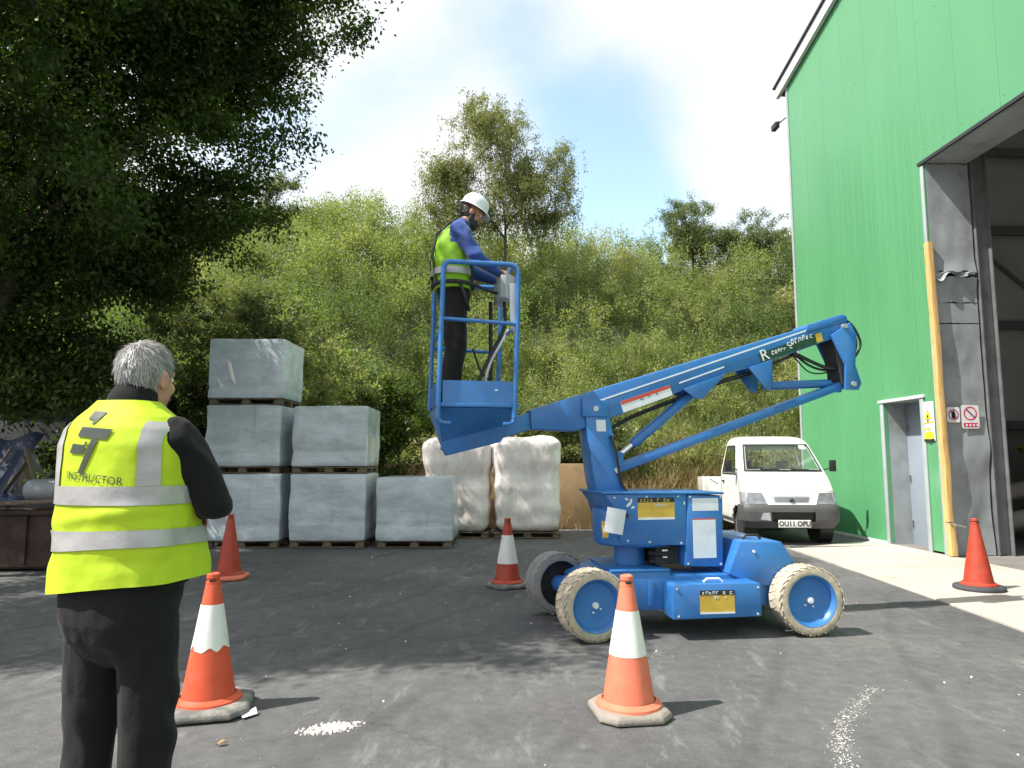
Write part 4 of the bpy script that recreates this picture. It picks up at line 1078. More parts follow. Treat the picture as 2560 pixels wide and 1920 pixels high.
def wheel(x, y, rz, mat, far=False):
    w = obj('wheel', tyre_me.copy(), None, lift); w.data.materials.append(MATS[mat])
    w.location = (x, y, WR); w.rotation_euler = (0, R(17 * x), rz + (PI if far else 0))
    d = obj('wheel_disc', disc_me, 'lift_blue', w); obj('hub', hub_me, 'label_white', w); obj('drum_plate', inner_me, 'grime', w)
    for k in range(2):
        b = obj('wheel_bolt', bolt_me, 'label_white', w); b.rotation_euler = (0, R(40 + 75 * k), 0)
        b.location = (0.055 * math.cos(R(40 + 75 * k)), 0, -0.055 * math.sin(R(40 + 75 * k)))
    return w
wheel(-0.50, -0.52, R(12), 'tyre_cream'); wheel(1.285, -0.52, 0.0, 'tyre_cream')
wheel(-0.60, 0.50, R(16), 'tyre_grey', True); wheel(1.285, 0.52, 0.0, 'tyre_grey', True)
ax = G().tube([(-0.52, -0.44, 0.285), (-0.56, 0.05, 0.30), (-0.59, 0.42, 0.285)], 0.075, 16).box((-0.50, 0, 0.31), (0.2, 0.5, 0.14))
ax.build('front_axle', 'lift_blue', lift, bevel=0)
G().tube([(1.285, -0.46, 0.285), (1.285, 0.46, 0.285)], 0.06, 14).box((1.2, 0, 0.33), (0.22, 0.6, 0.2)).build('rear_axle', 'lift_blue', lift)
# turret
G().lathe([(0.135, 0.51), (0.135, 0.70), (0.20, 0.70), (0.20, 0.74)], 28, Matrix.Translation((-0.04, 0, 0))).build('slew_column', 'lift_blue', lift, smooth=40)
tl = up(G().prism([(-0.386, 1.13), (0.341, 1.13), (0.325, 0.70), (-0.231, 0.72), (-0.325, 1.047)], -0.36, 0.30), 'turret_cowl', bevel=0.012)
up(G().prism([(-0.40, 1.132), (0.675, 1.12), (0.675, 1.138), (-0.40, 1.15)], -0.375, 0.32), 'cover', 'lift_blue', tl, bevel=0.005)
tr_ = up(G().prism([(0.346, 1.118), (0.668, 1.110), (0.652, 0.517), (0.31, 0.53)], -0.365, 0.33), 'control_cabinet', bevel=0.012)
up(G().prism([(-0.30, 1.02), (-0.20, 0.70), (-0.16, 0.70), (-0.28, 1.10)], -0.30, 0.34).lathe([(0.33, 0.70), (0.36, 0.72), (0.37, 1.0), (0.34, 1.02)], 28, Matrix.Translation((0.0, 0.0, 0.0)) @ Matrix.Scale(0.98, 4)), 'turret_base', 'lift_blue', bevel=0.004)
up(G().box((0.20, -0.05, 0.61), (0.20, 0.4, 0.15)).tube([(0.05, -0.22, 0.63), (0.16, -0.28, 0.62), (0.26, -0.25, 0.66)], 0.016, 8).tube([(0.07, -0.20, 0.56), (0.18, -0.27, 0.55), (0.28, -0.22, 0.58)], 0.014, 8), 'slew_motor', 'grime')
up(G().box((0.165, -0.275, 0.655), (0.05, 0.02, 0.012)).box((0.165, -0.275, 0.60), (0.04, 0.02, 0.012)), 'valve_fitting', 'chrome')
l1 = front_label(tl, -0.098, 0.227, 0.935, 1.085, -0.3605, 'label_yellow'); front_label(tl, -0.098, 0.227, 1.06, 1.098, -0.3622, 'ink_black', 'label_header'); front_label(tl, -0.098, 0.227, 0.918, 0.936, -0.3622, 'label_white', 'label_footer')
smudges(tl, -0.08, 0.215, 1.066, 1.092, -0.3640, 10, 'label_yellow'); smudges(tl, 0.05, 0.16, 1.032, 1.052, -0.3640, 5, 'label_white')
front_label(tr_, 0.385, 0.622, 0.985, 1.09, -0.3655, 'label_white'); front_label(tr_, 0.385, 0.592, 0.595, 0.91, -0.3655, 'label_white'); front_label(tr_, 0.385, 0.592, 0.911, 0.922, -0.3655, 'label_red', 'label_header')
sc_ = G()
for cx, cz, rx, rz_, a in ((-0.175, 1.045, 0.03, 0.012, 0.7), (-0.155, 1.075, 0.010, 0.016, 0), (-0.195, 1.088, 0.016, 0.008, -0.4), (-0.14, 1.02, 0.018, 0.009, 0.4), (0.315, 1.05, 0.007, 0.016, 0.3)):
    sc_.prism([(cx + rx * math.cos(t) * math.cos(a) - rz_ * math.sin(t) * math.sin(a), cz + rx * math.cos(t) * math.sin(a) + rz_ * math.sin(t) * math.cos(a)) for t in np.linspace(0, 2 * PI, 12, endpoint=False)], -0.362, -0.3605)
sc_.build('paint_chips', 'label_white', tl)
G().box((-0.205, -0.362, 0.955), (0.05, 0.012, 0.03)).build('latch', 'ink_black', tl, bevel=0.003)
# paper manual hooked at the left of the turret
pp = up(G().grid(lambda u, v: (-0.40 + 0.16 * u + 0.03 * v, -0.372 - 0.02 * math.sin(u * 3) - 0.015 * v, 0.83 + 0.20 * v - 0.03 * u), 6, 6), 'hanging_manual', 'label_white', smooth=60, solid=0.006)
up(G().grid(lambda u, v: (-0.41 + 0.05 * u, -0.365 - 0.01 * math.sin(v * 6), 0.78 + 0.13 * v), 3, 6), 'hanging_manual', 'label_yellow', smooth=60, solid=0.004)
# riser, boom, links
up(G().prism([(-0.49, 1.94), (-0.275, 1.92), (-0.145, 1.24), (-0.115, 1.10), (-0.36, 1.10), (-0.395, 1.24)], -0.135, 0.135).prism([(-0.50, 1.78), (-0.262, 1.78), (-0.272, 1.92), (-0.50, 1.94)], -0.15, 0.15), 'riser', bevel=0.010)
rl = up(G().prism([(-0.37, 1.655), (-0.285, 1.655), (-0.29, 1.755), (-0.375, 1.755)], -0.137, -0.1355), 'riser_label', 'label_white')
bpoly = [(-0.95, 1.835), (-0.28, 2.045), (2.06, 2.76), (2.13, 2.77), (2.165, 2.70), (2.14, 2.60), (1.11, 2.245), (0.88, 2.19), (0.34, 1.985), (-0.28, 1.75), (-0.55, 1.655), (-0.94, 1.67)]
boom = up(G().prism(bpoly, -0.105, 0.105), 'boom', bevel=0.014)
up(G().prism([(-1.70, 1.50), (-1.63, 1.455), (-0.85, 1.695), (-0.85, 1.84), (-1.66, 1.62)], -0.075, 0.075), 'fly_boom', bevel=0.010)
up(G().prism([(-0.33, 1.93), (2.03, 2.735), (2.03, 2.720), (-0.33, 1.917)], -0.110, -0.1055), 'edge_highlight', 'highlight_letter_white', boom)  # highlight along the boom edge, built as thin white strips
up(G().prism([(0.42, 2.10), (0.86, 2.257), (0.86, 2.245), (0.42, 2.088)], -0.110, -0.1055), 'edge_highlight', 'highlight_letter_white', boom)
up(G().prism([(1.72, 2.675), (2.10, 2.793), (2.15, 2.77), (2.15, 2.72), (1.70, 2.60)], -0.118, 0.118), 'boom_head', 'lift_blue', boom, bevel=0.01)
rlb = up(G().prism([(-0.141, 1.918), (0.323, 2.075), (0.352, 1.985), (-0.112, 1.822)], -0.1080, -0.1055), 'warning_label', 'label_white', boom)
up(G().prism([(-0.141, 1.918), (0.323, 2.075), (0.331, 2.048), (-0.132, 1.889)], -0.1100, -0.1082), 'warning_label_band', 'label_red', boom)
smudges(boom, 0.04, 0.30, 1.935, 1.965, -0.1082, 7, 'ink_black', slope=0.34)
up(G().prism([(1.205, 2.385), (1.86, 2.612), (1.885, 2.525), (1.232, 2.295)], -0.1080, -0.1055), 'brand_label', 'label_green', boom)
up(G().prism([(1.80, 2.585), (1.865, 2.608), (1.885, 2.527), (1.82, 2.505)], -0.1100, -0.1082), 'brand_label_end', 'label_yellow', boom)
tm = text_mesh('R', 0.15, 0.0006); o = obj('brand_initial', tm, 'highlight_letter_white', boom); o.location = (1.27, -0.1095, 2.37); o.rotation_euler = (PI / 2, R(-19), 0)
smudges(boom, 1.34, 1.56, 2.378, 2.415, -0.1082, 7, 'highlight_letter_white', slope=0.345)
smudges(boom, 1.46, 1.78, 2.452, 2.505, -0.1082, 8, 'highlight_letter_white', slope=0.345)
for y in (-0.125, 0.125):
    up(G().prism([(1.09, 2.25), (1.33, 2.33), (1.325, 2.075), (1.285, 2.04), (1.245, 2.06)], y - 0.010, y + 0.010), 'cylinder_bracket', bevel=0.004)
    up(G().prism([(0.44, 2.04), (0.86, 2.19), (0.80, 2.12), (0.63, 1.955), (0.56, 1.955)], y - 0.010, y + 0.010), 'cylinder_lug', bevel=0.004)
    up(G().prism([(1.955, 2.58), (2.16, 2.71), (2.225, 2.60), (2.195, 2.30), (2.25, 2.13), (2.215, 2.065), (2.075, 2.065), (2.09, 2.30)], y - 0.014, y + 0.014), 'knuckle_plate', bevel=0.005)
up(G().prism([(2.00, 2.55), (2.16, 2.62), (2.17, 2.12), (2.08, 2.12)], -0.10, 0.10), 'knuckle_core', 'grime')
for x, z in ((2.10, 2.67), (2.16, 2.12), (-0.38, 1.85), (-0.19, 1.32)):
    up(G().tube([(x, -0.155, z), (x, 0.155, z)], 0.024, 16), 'pivot_pin', 'silver')
up(G().bar((-0.20, 0, 1.318), (2.14, 0, 2.128), 0.13, 0.075), 'tie_bar', bevel=0.008)
up(G().tube([(1.30, 0, 2.085), (1.36, 0, 2.095), (1.40, 0, 2.10), (1.95, 0, 2.135), (2.02, 0, 2.14)], [0.026, 0.026, 0.040, 0.040, 0.03], 18), 'levelling_cylinder', smooth=40)
up(G().tube([(0.0, 0, 1.545), (0.03, 0, 1.568), (0.56, 0, 1.99), (0.585, 0, 2.01)], [0.035, 0.046, 0.046, 0.03], 20), 'lift_cylinder', smooth=40)
up(G().tube([(-0.135, 0, 1.44), (0.01, 0, 1.553)], 0.022, 16), 'cylinder_rod', 'chrome', smooth=40)
up(G().prism([(-0.20, 1.50), (-0.10, 1.47), (-0.11, 1.36), (-0.19, 1.30)], -0.07, 0.07), 'cylinder_foot', bevel=0.006)
def arc_hose(pts, r, name='hose'):
    P = [Vector(p) for p in pts]; out = []
    for i in range(len(P) - 1):
        p0 = P[max(0, i - 1)]; p1 = P[i]; p2 = P[i + 1]; p3 = P[min(len(P) - 1, i + 2)]
        for k in range(8):
            t = k / 8
            out.append(0.5 * ((2 * p1) + (p2 - p0) * t + (2 * p0 - 5 * p1 + 4 * p2 - p3) * t * t + (3 * p1 - p0 - 3 * p2 + p3) * t ** 3))
    out.append(P[-1])
    return G().tube(out, r, 8)
for k, (dx, r) in enumerate(((0.02, 0.017), (0.08, 0.015), (0.17, 0.012))):
    y = -0.06 + 0.05 * k
    up(arc_hose([(2.02, y, 2.74), (2.16 + dx * .6, y, 2.72 + dx * .25), (2.225 + dx, y, 2.58), (2.22 + dx * .8, y, 2.44), (2.17 + dx * .3, y, 2.32), (2.14, y, 2.20)], r), 'hose', 'hose_black', smooth=50)
for k, (dz, r) in enumerate(((0.0, 0.018), (-0.03, 0.012), (-0.075, 0.007))):
    up(arc_hose([(1.60, -0.05 + 0.04 * k, 2.41), (1.66, -0.05 + 0.04 * k, 2.39), (1.80, -0.05 + 0.04 * k, 2.33 + dz), (1.95, -0.05 + 0.04 * k, 2.28 + dz * .6), (2.08, -0.05 + 0.04 * k, 2.28)], r), 'hose', 'hose_black', smooth=50)
# cage
X0, X1, Y0, Y1, ZF, ZT = -1.745, -1.115, -0.42, 0.36, 1.865, 3.0
cage = up(G().box(((X0 + X1) / 2, (Y0 + Y1) / 2, ZF - 0.02), (X1 - X0, Y1 - Y0, 0.035)), 'cage_floor', bevel=0.004)
def cg(g, name, mat='lift_blue', **k): return g.build(name, mat, cage, **k)
r = 0.021
def corner_loop(y, zb):
    return [(X0 - 0.02, y, zb + 0.05), (X0 - 0.018, y, zb + 0.15), (X0, y, 2.5), (X0 + 0.012, y, ZT - 0.05), (X0 + 0.03, y, ZT - 0.012), (X0 + 0.07, y, ZT), (X1 - 0.07, y, ZT), (X1 - 0.03, y, ZT - 0.012), (X1 - 0.005, y, ZT - 0.05), (X1 - 0.012, y, 2.5), (X1 - 0.035, y, zb + 0.15), (X1 - 0.04, y, zb + 0.05)]
cg(G().tube(corner_loop(Y0, 1.69), r, 12), 'guard_frame', smooth=50)
cg(G().tube(corner_loop(Y1, 1.80), r, 12), 'guard_frame', smooth=50)
cg(G().tube([(X0 - 0.02, Y0, 1.74), (X0 + 0.0, Y0, 1.708), (X0 + 0.04, Y0, 1.70), (X0 + 0.08, Y0, 1.70)], r * 0.8, 10), 'lower_hook', smooth=50)
cg(G().tube([(X1 - 0.04, Y0, 1.74), (X1 - 0.05, Y0, 1.708), (X1 - 0.09, Y0, 1.695), (X1 - 0.13, Y0, 1.695)], r * 0.8, 10), 'lower_hook', smooth=50)
for y, z in ((Y0, 2.52), (Y1, 2.40)): cg(G().tube([(X0, y, z + 0.012), (X1 - 0.012, y, z - 0.012)], 0.016, 10), 'mid_rail', smooth=50)
for x in (X0 + 0.03, X1 - 0.04):
    cg(G().tube([(x, Y0, ZT - 0.012), (x, Y1, ZT - 0.012)], r, 12), 'top_rail', smooth=50)
    cg(G().tube([(x - 0.02, Y0, 2.46), (x - 0.02, Y1, 2.46)], 0.014, 10), 'mid_rail', smooth=50)
toe = cg(G().box(((X0 + X1) / 2 - 0.01, Y0 + 0.005, ZF + 0.085), (X1 - X0 - 0.05, 0.008, 0.175)), 'toe_board')
cg(G().box(((X0 + X1) / 2, Y1 - 0.005, ZF + 0.085), (X1 - X0 - 0.05, 0.008, 0.175)), 'toe_board')
cg(G().box((X0 - 0.012, (Y0 + Y1) / 2, ZF + 0.085), (0.008, Y1 - Y0 - 0.05, 0.175)), 'toe_board')
cg(G().box((X1 - 0.03, (Y0 + Y1) / 2, ZF + 0.085), (0.008, Y1 - Y0 - 0.05, 0.175)), 'toe_board')
bc = up(G().box((-1.30, Y0 - 0.0005, ZF + 0.10), (0.022, 0.004, 0.012), Matrix.Identity(4)), 'paint_chip', 'label_white', toe)
# support bracket tapering down to the fly boom
sup = G()
a_ = [(X0 - 0.03, Y0 + 0.04, ZF - 0.04), (X1 - 0.03, Y0 + 0.04, ZF - 0.04), (X1 - 0.03, Y1 - 0.02, ZF - 0.04), (X0 - 0.03, Y1 - 0.02, ZF - 0.04)]
b_ = [(-1.70, -0.10, 1.56), (-1.12, -0.10, 1.715), (-1.12, 0.12, 1.715), (-1.70, 0.12, 1.56)]
c_ = [(-1.655, -0.09, 1.445), (-1.20, -0.09, 1.56), (-1.20, 0.10, 1.56), (-1.655, 0.10, 1.445)]
sup.add(a_ + b_ + c_, [(0, 1, 5, 4), (1, 2, 6, 5), (2, 3, 7, 6), (3, 0, 4, 7), (4, 5, 9, 8), (5, 6, 10, 9), (6, 7, 11, 10), (7, 4, 8, 11), (0, 3, 2, 1), (8, 9, 10, 11)])
up(sup, 'cage_bracket', bevel=0.008)
# upper control panel, cables, paper
cb = cg(G().box((X1 - 0.075, -0.08, 2.86), (0.09, 0.36, 0.20), None), 'control_box', 'trim_grey', bevel=0.01)
for i, yy in enumerate((-0.2, -0.12, -0.04, 0.04)): G().tube([(X1 - 0.09, yy, 2.96), (X1 - 0.095, yy, 3.005)], 0.008, 8).build('lever', 'ink_black', cb)
cg(G().grid(lambda u, v: (X1 - 0.055 + 0.05 * u - 0.02 * v, Y0 + 0.03 + 0.02 * math.sin(v * 4), 2.45 + 0.40 * v), 4, 10), 'paper_sheet', 'label_white', smooth=60, solid=0.004)
cg(G().grid(lambda u, v: (X1 - 0.10 + 0.10 * u, Y0 + 0.05 - 0.03 * v, 2.74 + 0.2 * v - 0.05 * u), 4, 6), 'clip_board', 'trim_grey', smooth=60, solid=0.006)
cg(G().tube([(X1 - 0.14, 0.10, ZF), (X1 - 0.145, 0.10, 2.8)], 0.018, 10), 'control_post', 'grime')
cg(arc_hose([(X1 - 0.06, -0.1, 2.76), (X1 - 0.06, -0.12, 2.55), (X1 - 0.14, -0.16, 2.38), (X1 - 0.25, -0.15, 2.15), (X1 - 0.30, -0.12, 1.98), (X1 - 0.2, 0, 1.89)], 0.016), 'cable', 'hose_black')
cg(arc_hose([(X1 - 0.04, -0.2, 2.5), (X1 - 0.12, -0.2, 2.36), (X1 - 0.19, -0.16, 2.22), (X1 - 0.23, -0.14, 2.06), (X1 - 0.24, -0.1, 1.89)], 0.012), 'cable', 'silver')
cg(arc_hose([(X0 + 0.35, 0.25, 2.40), (X0 + 0.42, 0.22, 2.2), (X0 + 0.52, 0.1, 2.07), (X1 - 0.1, 0, 1.98)], 0.010), 'cable', 'hose_black')
# bolts on the cowl and riser, hydraulic hoses along the boom
BLT = G().lathe([(0.011, 0.0), (0.011, 0.006), (0.006, 0.009)], 6, Matrix.Rotation(PI / 2, 4, 'X')).mesh('bolt', smooth=0)
for par, pts, y in ((tl, ((-0.30, 1.10), (-0.02, 1.105), (0.26, 1.105), (-0.19, 0.75), (0.0, 0.735), (0.28, 0.72)), -0.360), (tr_, ((0.365, 1.10), (0.645, 1.095), (0.335, 0.55), (0.63, 0.54)), -0.365), (bat, ((0.16, 0.40), (0.83, 0.40), (0.17, 0.19), (0.82, 0.195)), -0.62)):
    for bx_0, bz_0 in pts:
        b_ = obj('bolt', BLT, 'silver', par); b_.location = (bx_0, y, bz_0)
for k, (off, rr0) in enumerate(((0.030, 0.011), (0.052, 0.009))):
    up(arc_hose([(1.62, -0.02 + 0.03 * k, 2.40 - off * .2), (1.20, -0.02 + 0.03 * k, 2.262 - off), (0.88, -0.02 + 0.03 * k, 2.165 - off), (0.40, -0.02 + 0.03 * k, 1.985 - off), (0.0, -0.02 + 0.03 * k, 1.83 - off), (-0.24, -0.02 + 0.03 * k, 1.70 - off)], rr0), 'hose', 'hose_black', smooth=50)
up(arc_hose([(-0.25, -0.15, 1.62), (-0.215, -0.165, 1.50), (-0.19, -0.16, 1.36), (-0.16, -0.155, 1.22), (-0.12, -0.17, 1.14)], 0.012), 'hose', 'hose_black', smooth=50)
# lift helpers for the worker's place
def boom_world(x, y, z):
    c, s = math.cos(YB_), math.sin(YB_)
    return Vector((1.065 + x * c - y * s, 6.209 + x * s + y * c, z))
# ------------------------------------------------------------------ people
pmat('skin', (0.50, 0.26, 0.18), 0.5, var=0.12, vscale=14, bump=0.08, bscale=120)
pmat('skin_tan', (0.36, 0.17, 0.10), 0.5, var=0.15, vscale=14, bump=0.08, bscale=120)
pmat('cloth_black', (0.009, 0.009, 0.0105), 0.9, var=0.3, vscale=9, bump=0.25, bscale=26, sheen=0.06, spec=0.25)
pmat('cloth_trouser', (0.012, 0.0115, 0.012), 0.9, var=0.3, vscale=9, bump=0.25, bscale=22, sheen=0.06, spec=0.25)
pmat('cloth_blue', (0.022, 0.062, 0.26), 0.85, var=0.2, vscale=7, bump=0.25, bscale=24, sheen=0.2)
def hiviz(name, col):
    m, n, l, p = nodes_of(name)
    t = n.new('ShaderNodeTexCoord'); v = t.outputs['Object']
    c = ramp(n, l, add_noise(n, l, v, 9, 5), [(0.3, tuple(x * 0.93 for x in col)), (0.7, col)])
    l.new(c, p.inputs['Base Color']); p.inputs['Roughness'].default_value = 0.6; p.inputs['Specular IOR Level'].default_value = 0.3
    tr = n.new('ShaderNodeBsdfTranslucent'); l.new(c, tr.inputs[0])
    ms = n.new('ShaderNodeMixShader'); ms.inputs[0].default_value = 0.12
    b = n.new('ShaderNodeBump'); b.inputs['Strength'].default_value = 0.15; b.inputs['Distance'].default_value = 0.01
    l.new(add_noise(n, l, v, 420, 2), b.inputs['Height'])
    b2 = n.new('ShaderNodeBump'); b2.inputs['Strength'].default_value = 0.4; b2.inputs['Distance'].default_value = 0.035
    l.new(add_noise(n, l, v, 7, 3, 0.45), b2.inputs['Height']); l.new(b.outputs[0], b2.inputs['Normal']); l.new(b2.outputs[0], p.inputs['Normal'])
    l.new(p.outputs[0], ms.inputs[1]); l.new(tr.outputs[0], ms.inputs[2]); l.new(ms.outputs[0], n['Material Output'].inputs['Surface'])
    MATS[name] = m
hiviz('vest_yellow', (0.54, 0.72, 0.03))
hiviz('vest_lime', (0.27, 0.55, 0.03))
pmat('vest_band', (0.42, 0.41, 0.41), 0.32, metal=0.25, var=0.1, vscale=10, bump=0.1, bscale=30)
pmat('vest_print', (0.045, 0.055, 0.045), 0.6, var=0.1)
pmat('helmet_white', (0.74, 0.77, 0.80), 0.3, var=0.04, coat=0.4)
pmat('harness', (0.025, 0.025, 0.03), 0.7, var=0.2)
pmat('lip', (0.32, 0.10, 0.08), 0.5)
def hairmat(name, lo, hi):
    m, n, l, p = nodes_of(name)
    a = n.new('ShaderNodeAttribute'); a.attribute_name = 'tint'
    l.new(ramp(n, l, a.outputs['Fac'], [(0.0, lo), (1.0, hi)]), p.inputs['Base Color'])
    p.inputs['Roughness'].default_value = 0.42; p.inputs['Specular IOR Level'].default_value = 0.5
    MATS[name] = m
hairmat('hair_grey', (0.13, 0.127, 0.125), (0.60, 0.59, 0.58))
hairmat('hair_dark', (0.012, 0.011, 0.010), (0.06, 0.055, 0.05))
def chain(g, pts, rad, seg=16):
    """tapered tube with round ends"""
    P = [Vector(p) for p in pts]; rr = list(rad)
    d0 = (P[0] - P[1]).normalized(); d1 = (P[-1] - P[-2]).normalized()
    a = [(P[0] + d0 * rr[0] * math.sin(t), rr[0] * max(0.08, math.cos(t))) for t in (1.45, 1.0, 0.5)]
    b = [(P[-1] + d1 * rr[-1] * math.sin(t), rr[-1] * max(0.08, math.cos(t))) for t in (0.5, 1.0, 1.45)]
    al = a + list(zip(P, rr)) + b
    g.tube([x[0] for x in al], [x[1] for x in al], seg)
def ell(g, c, r, m=None, n=16):
    def fn(u, v):
        a = u * 2 * PI; ph = (v - 0.5) * PI * 0.998
        p = Vector((c[0] + r[0] * math.cos(a) * math.cos(ph), c[1] + r[1] * math.sin(a) * math.cos(ph), c[2] + r[2] * math.sin(ph)))
        return m @ p if m is not None else p
    o = len(g.v); g.grid(fn, n, n // 2 + 2, close=True)
    k = len(g.v)
    g.f.append(tuple(range(o, o + n))[::-1]); g.f.append(tuple(range(k - n, k)))
def rings(g, L, n=28, ex=2.4):
    """stack of rounded sections (z, rx, ry, cx, cy)"""
    o = len(g.v)
    for z, rx, ry, cx, cy in L:
        for k in range(n):
            a = 2 * PI * k / n; c, s = math.cos(a), math.sin(a)
            q = (abs(c) ** ex + abs(s) ** ex) ** (-1 / ex)
            g.v.append((cx + rx * c * q, cy + ry * s * q, z))
    for j in range(len(L) - 1):
        for k in range(n): g.f.append((o + j * n + k, o + j * n + (k + 1) % n, o + (j + 1) * n + (k + 1) % n, o + (j + 1) * n + k))
    g.f.append(tuple(range(o, o + n))[::-1]); g.f.append(tuple(range(o + (len(L) - 1) * n, o + len(L) * n)))
def organic(name, g, mat, parent, voxel=0.008, it=4, wr=None, smooth=70):
    o = obj(name, g.mesh(name, smooth=0), mat, None)
    bake(o, [('REMESH', dict(mode='VOXEL', voxel_size=voxel, use_smooth_shade=True)), ('SMOOTH', dict(factor=0.5, iterations=it))])
    if wr:
        me = o.data
        nn = [v.normal.copy() for v in me.vertices]
        for v, n in zip(me.vertices, nn): v.co += n * wr(v.co)
    o.data.shade_smooth()
    if parent is not None: o.parent = parent
    return o
def head_shape(g, M, nose=True):
    ell(g, (0, -0.012, 0.022), (0.076, 0.096, 0.094), M, 20)
    ell(g, (0, 0.022, -0.042), (0.060, 0.070, 0.076), M)
    ell(g, (0, 0.060, -0.092), (0.030, 0.026, 0.022), M)
    ell(g, (0, 0.070, 0.022), (0.052, 0.024, 0.020), M)
    for s in (-1, 1):
        ell(g, (s * 0.036, 0.062, -0.030), (0.024, 0.022, 0.024), M)
        ell(g, (s * 0.079, -0.004, -0.012), (0.011, 0.022, 0.033), M)
        ell(g, (s * 0.083, -0.012, 0.000), (0.009, 0.012, 0.022), M)
    chain(g, [M @ Vector((0, 0.086, 0.012)), M @ Vector((0, 0.104, -0.014)), M @ Vector((0, 0.108, -0.026))], [0.009, 0.013, 0.015], 10)
    ell(g, (0, 0.086, -0.062), (0.024, 0.012, 0.013), M)
def face_parts(parent, M):
    for s in (-1, 1):
        g = G(); ell(g, (s * 0.031, 0.0745, 0.003), (0.012, 0.010, 0.009), M, 12); g.build('eye', 'sign_white', parent, smooth=60)
        g = G(); ell(g, (s * 0.031, 0.0820, 0.003), (0.005, 0.0035, 0.005), M, 10); g.build('iris', 'ink_black', parent, smooth=60)
    g = G(); ell(g, (0, 0.096, -0.062), (0.021, 0.006, 0.004), M, 12); g.build('mouth', 'lip', parent, smooth=60)
def hand(g, W, fwd, palm, side, curl, s=1.0):
    """W wrist, fwd along the hand, palm normal, side towards the thumb; fingers curl to the palm"""
    f, p, t = Vector(fwd).normalized(), Vector(palm).normalized(), Vector(side).normalized()
    chain(g, [W, W + f * 0.045 * s, W + f * 0.082 * s], [0.026 * s, 0.032 * s, 0.030 * s], 12)
    for a in (-1, 1): chain(g, [W + f * 0.03 * s + t * a * 0.012, W + f * 0.08 * s + t * a * 0.026 * s], [0.020 * s, 0.017 * s], 10)
    for k, (off, L) in enumerate(((0.030, 0.072), (0.010, 0.080), (-0.010, 0.074), (-0.029, 0.058))):
        q = W + f * 0.085 * s + t * off * s; d = f; pts = [q]
        for j, seg in enumerate((0.45, 0.32, 0.23)):
            ang = curl * (0.7 + 0.25 * j); d = (d * math.cos(ang) + p * math.sin(ang)).normalized(); q = q + d * L * seg * s; pts.append(q)
        chain(g, pts, [0.0095 * s, 0.0090 * s, 0.0082 * s, 0.0072 * s], 10)
    q = W + f * 0.030 * s + t * 0.030 * s
    chain(g, [q, q + (t * 0.75 + f * 0.6) * 0.034 * s, q + (t * 0.55 + f * 0.9 + p * 0.5) * 0.058 * s, q + (t * 0.3 + f * 1.0 + p * 0.8) * 0.076 * s], [0.013 * s, 0.0115 * s, 0.010 * s, 0.0085 * s], 10)
def strands(name, M, mat, parent, n, keep, L=(0.014, 0.028), width=0.0011, lift=0.35, scale=1.05):
    d = unit(RNG.normal(size=(n * 3, 3)))
    out = []
    for q in d:
        p = Vector((q[0] * 0.076 * scale, -0.012 + q[1] * 0.096 * scale, 0.022 + q[2] * 0.094 * scale))
        if keep(p): out.append((p, Vector(q)))
        if len(out) >= n: break
    co, tint = [], []
    rr = random.Random(3)
    whorl = Vector((0.0, -0.055, 0.105))
    for p, nn in out:
        w = p - whorl; tang = (w - nn * w.dot(nn)); tang.normalize()
        tang = (tang + Vector((rr.gauss(0, .16), rr.gauss(0, .16), rr.gauss(0, .16)))).normalized()
        dr = (tang + nn * lift * rr.uniform(0.2, 1.3)).normalized(); l = rr.uniform(*L)
        sd = dr.cross(nn).normalized() * width
        a = p - nn * 0.004; b = a + dr * l * 0.55 + nn * 0.0015; c = a + dr * l - nn * 0.0035
        for x in (a - sd, a + sd, b + sd * 0.8, b - sd * 0.8, b - sd * 0.8, b + sd * 0.8, c + sd * 0.15, c - sd * 0.15): co.append(tuple(M @ x))
        tv = min(1, max(0, rr.gauss(0.42, 0.20) + 0.30 * noise.noise(p * 30) + 0.25 * max(0, -p.z * 6))); tint += [tv, tv]
    co = np.array(co); q = np.arange(len(co)).reshape(-1, 4)
    return obj(name, fast_mesh(name, co, q, np.array(tint)), mat, parent)

# ---- man watching from the yard, seen from behind
MX, MY, MYAW = -1.25, 2.30, R(-13)
g = G()
HM = Matrix.Translation((0.015, 0.035, 1.665)) @ Matrix.Rotation(R(-3), 4, 'Z') @ Matrix.Rotation(R(-3), 4, 'X')
head_shape(g, HM)
chain(g, [(0, -0.035, 1.50), (0.004, -0.012, 1.56), (0.01, 0.012, 1.62)], [0.066, 0.060, 0.058])
rings(g, [(0.86, .13, .10, 0, 0), (0.95, .165, .12, 0, 0), (1.08, .175, .135, 0, .01), (1.2, .18, .14, 0, .01), (1.33, .175, .125, 0, 0), (1.43, .165, .11, 0, -.01), (1.50, .11, .085, 0, -.015), (1.54, .06, .06, 0, -.02)])
def arm(g, s, sh, el, wr_, r):
    chain(g, [sh, (Vector(sh) + Vector(el)) / 2, el], [r[0], r[1], r[2]])
    chain(g, [el, (Vector(el) * 0.6 + Vector(wr_) * 0.4), wr_], [r[2], r[3], r[4]])
ARM = {1: ((.178, -.005, 1.46), (.262, .085, 1.262), (.02, .250, 1.245)), -1: ((-.185, -.005, 1.45), (-.265, .08, 1.235), (-.03, .265, 1.175))}
for s, (a, b, c) in ARM.items(): arm(g, s, a, b, c, (.052, .046, .040, .040, .028))
hand(g, Vector((.02, .245, 1.225)), (-1, 0.15, 0.05), (0, -1, 0), (0, 0.2, 1), 0.35)
hand(g, Vector((-.03, .265, 1.175)), (1, 0.1, -0.05), (0, -1, 0), (0, 0.2, 1), 0.35)
LEG = {s: [(s * .095, 0, .90), (s * .10, .01, .70), (s * .105, .015, .50), (s * .11, -.015, .30), (s * .112, -.03, .09)] for s in (-1, 1)}
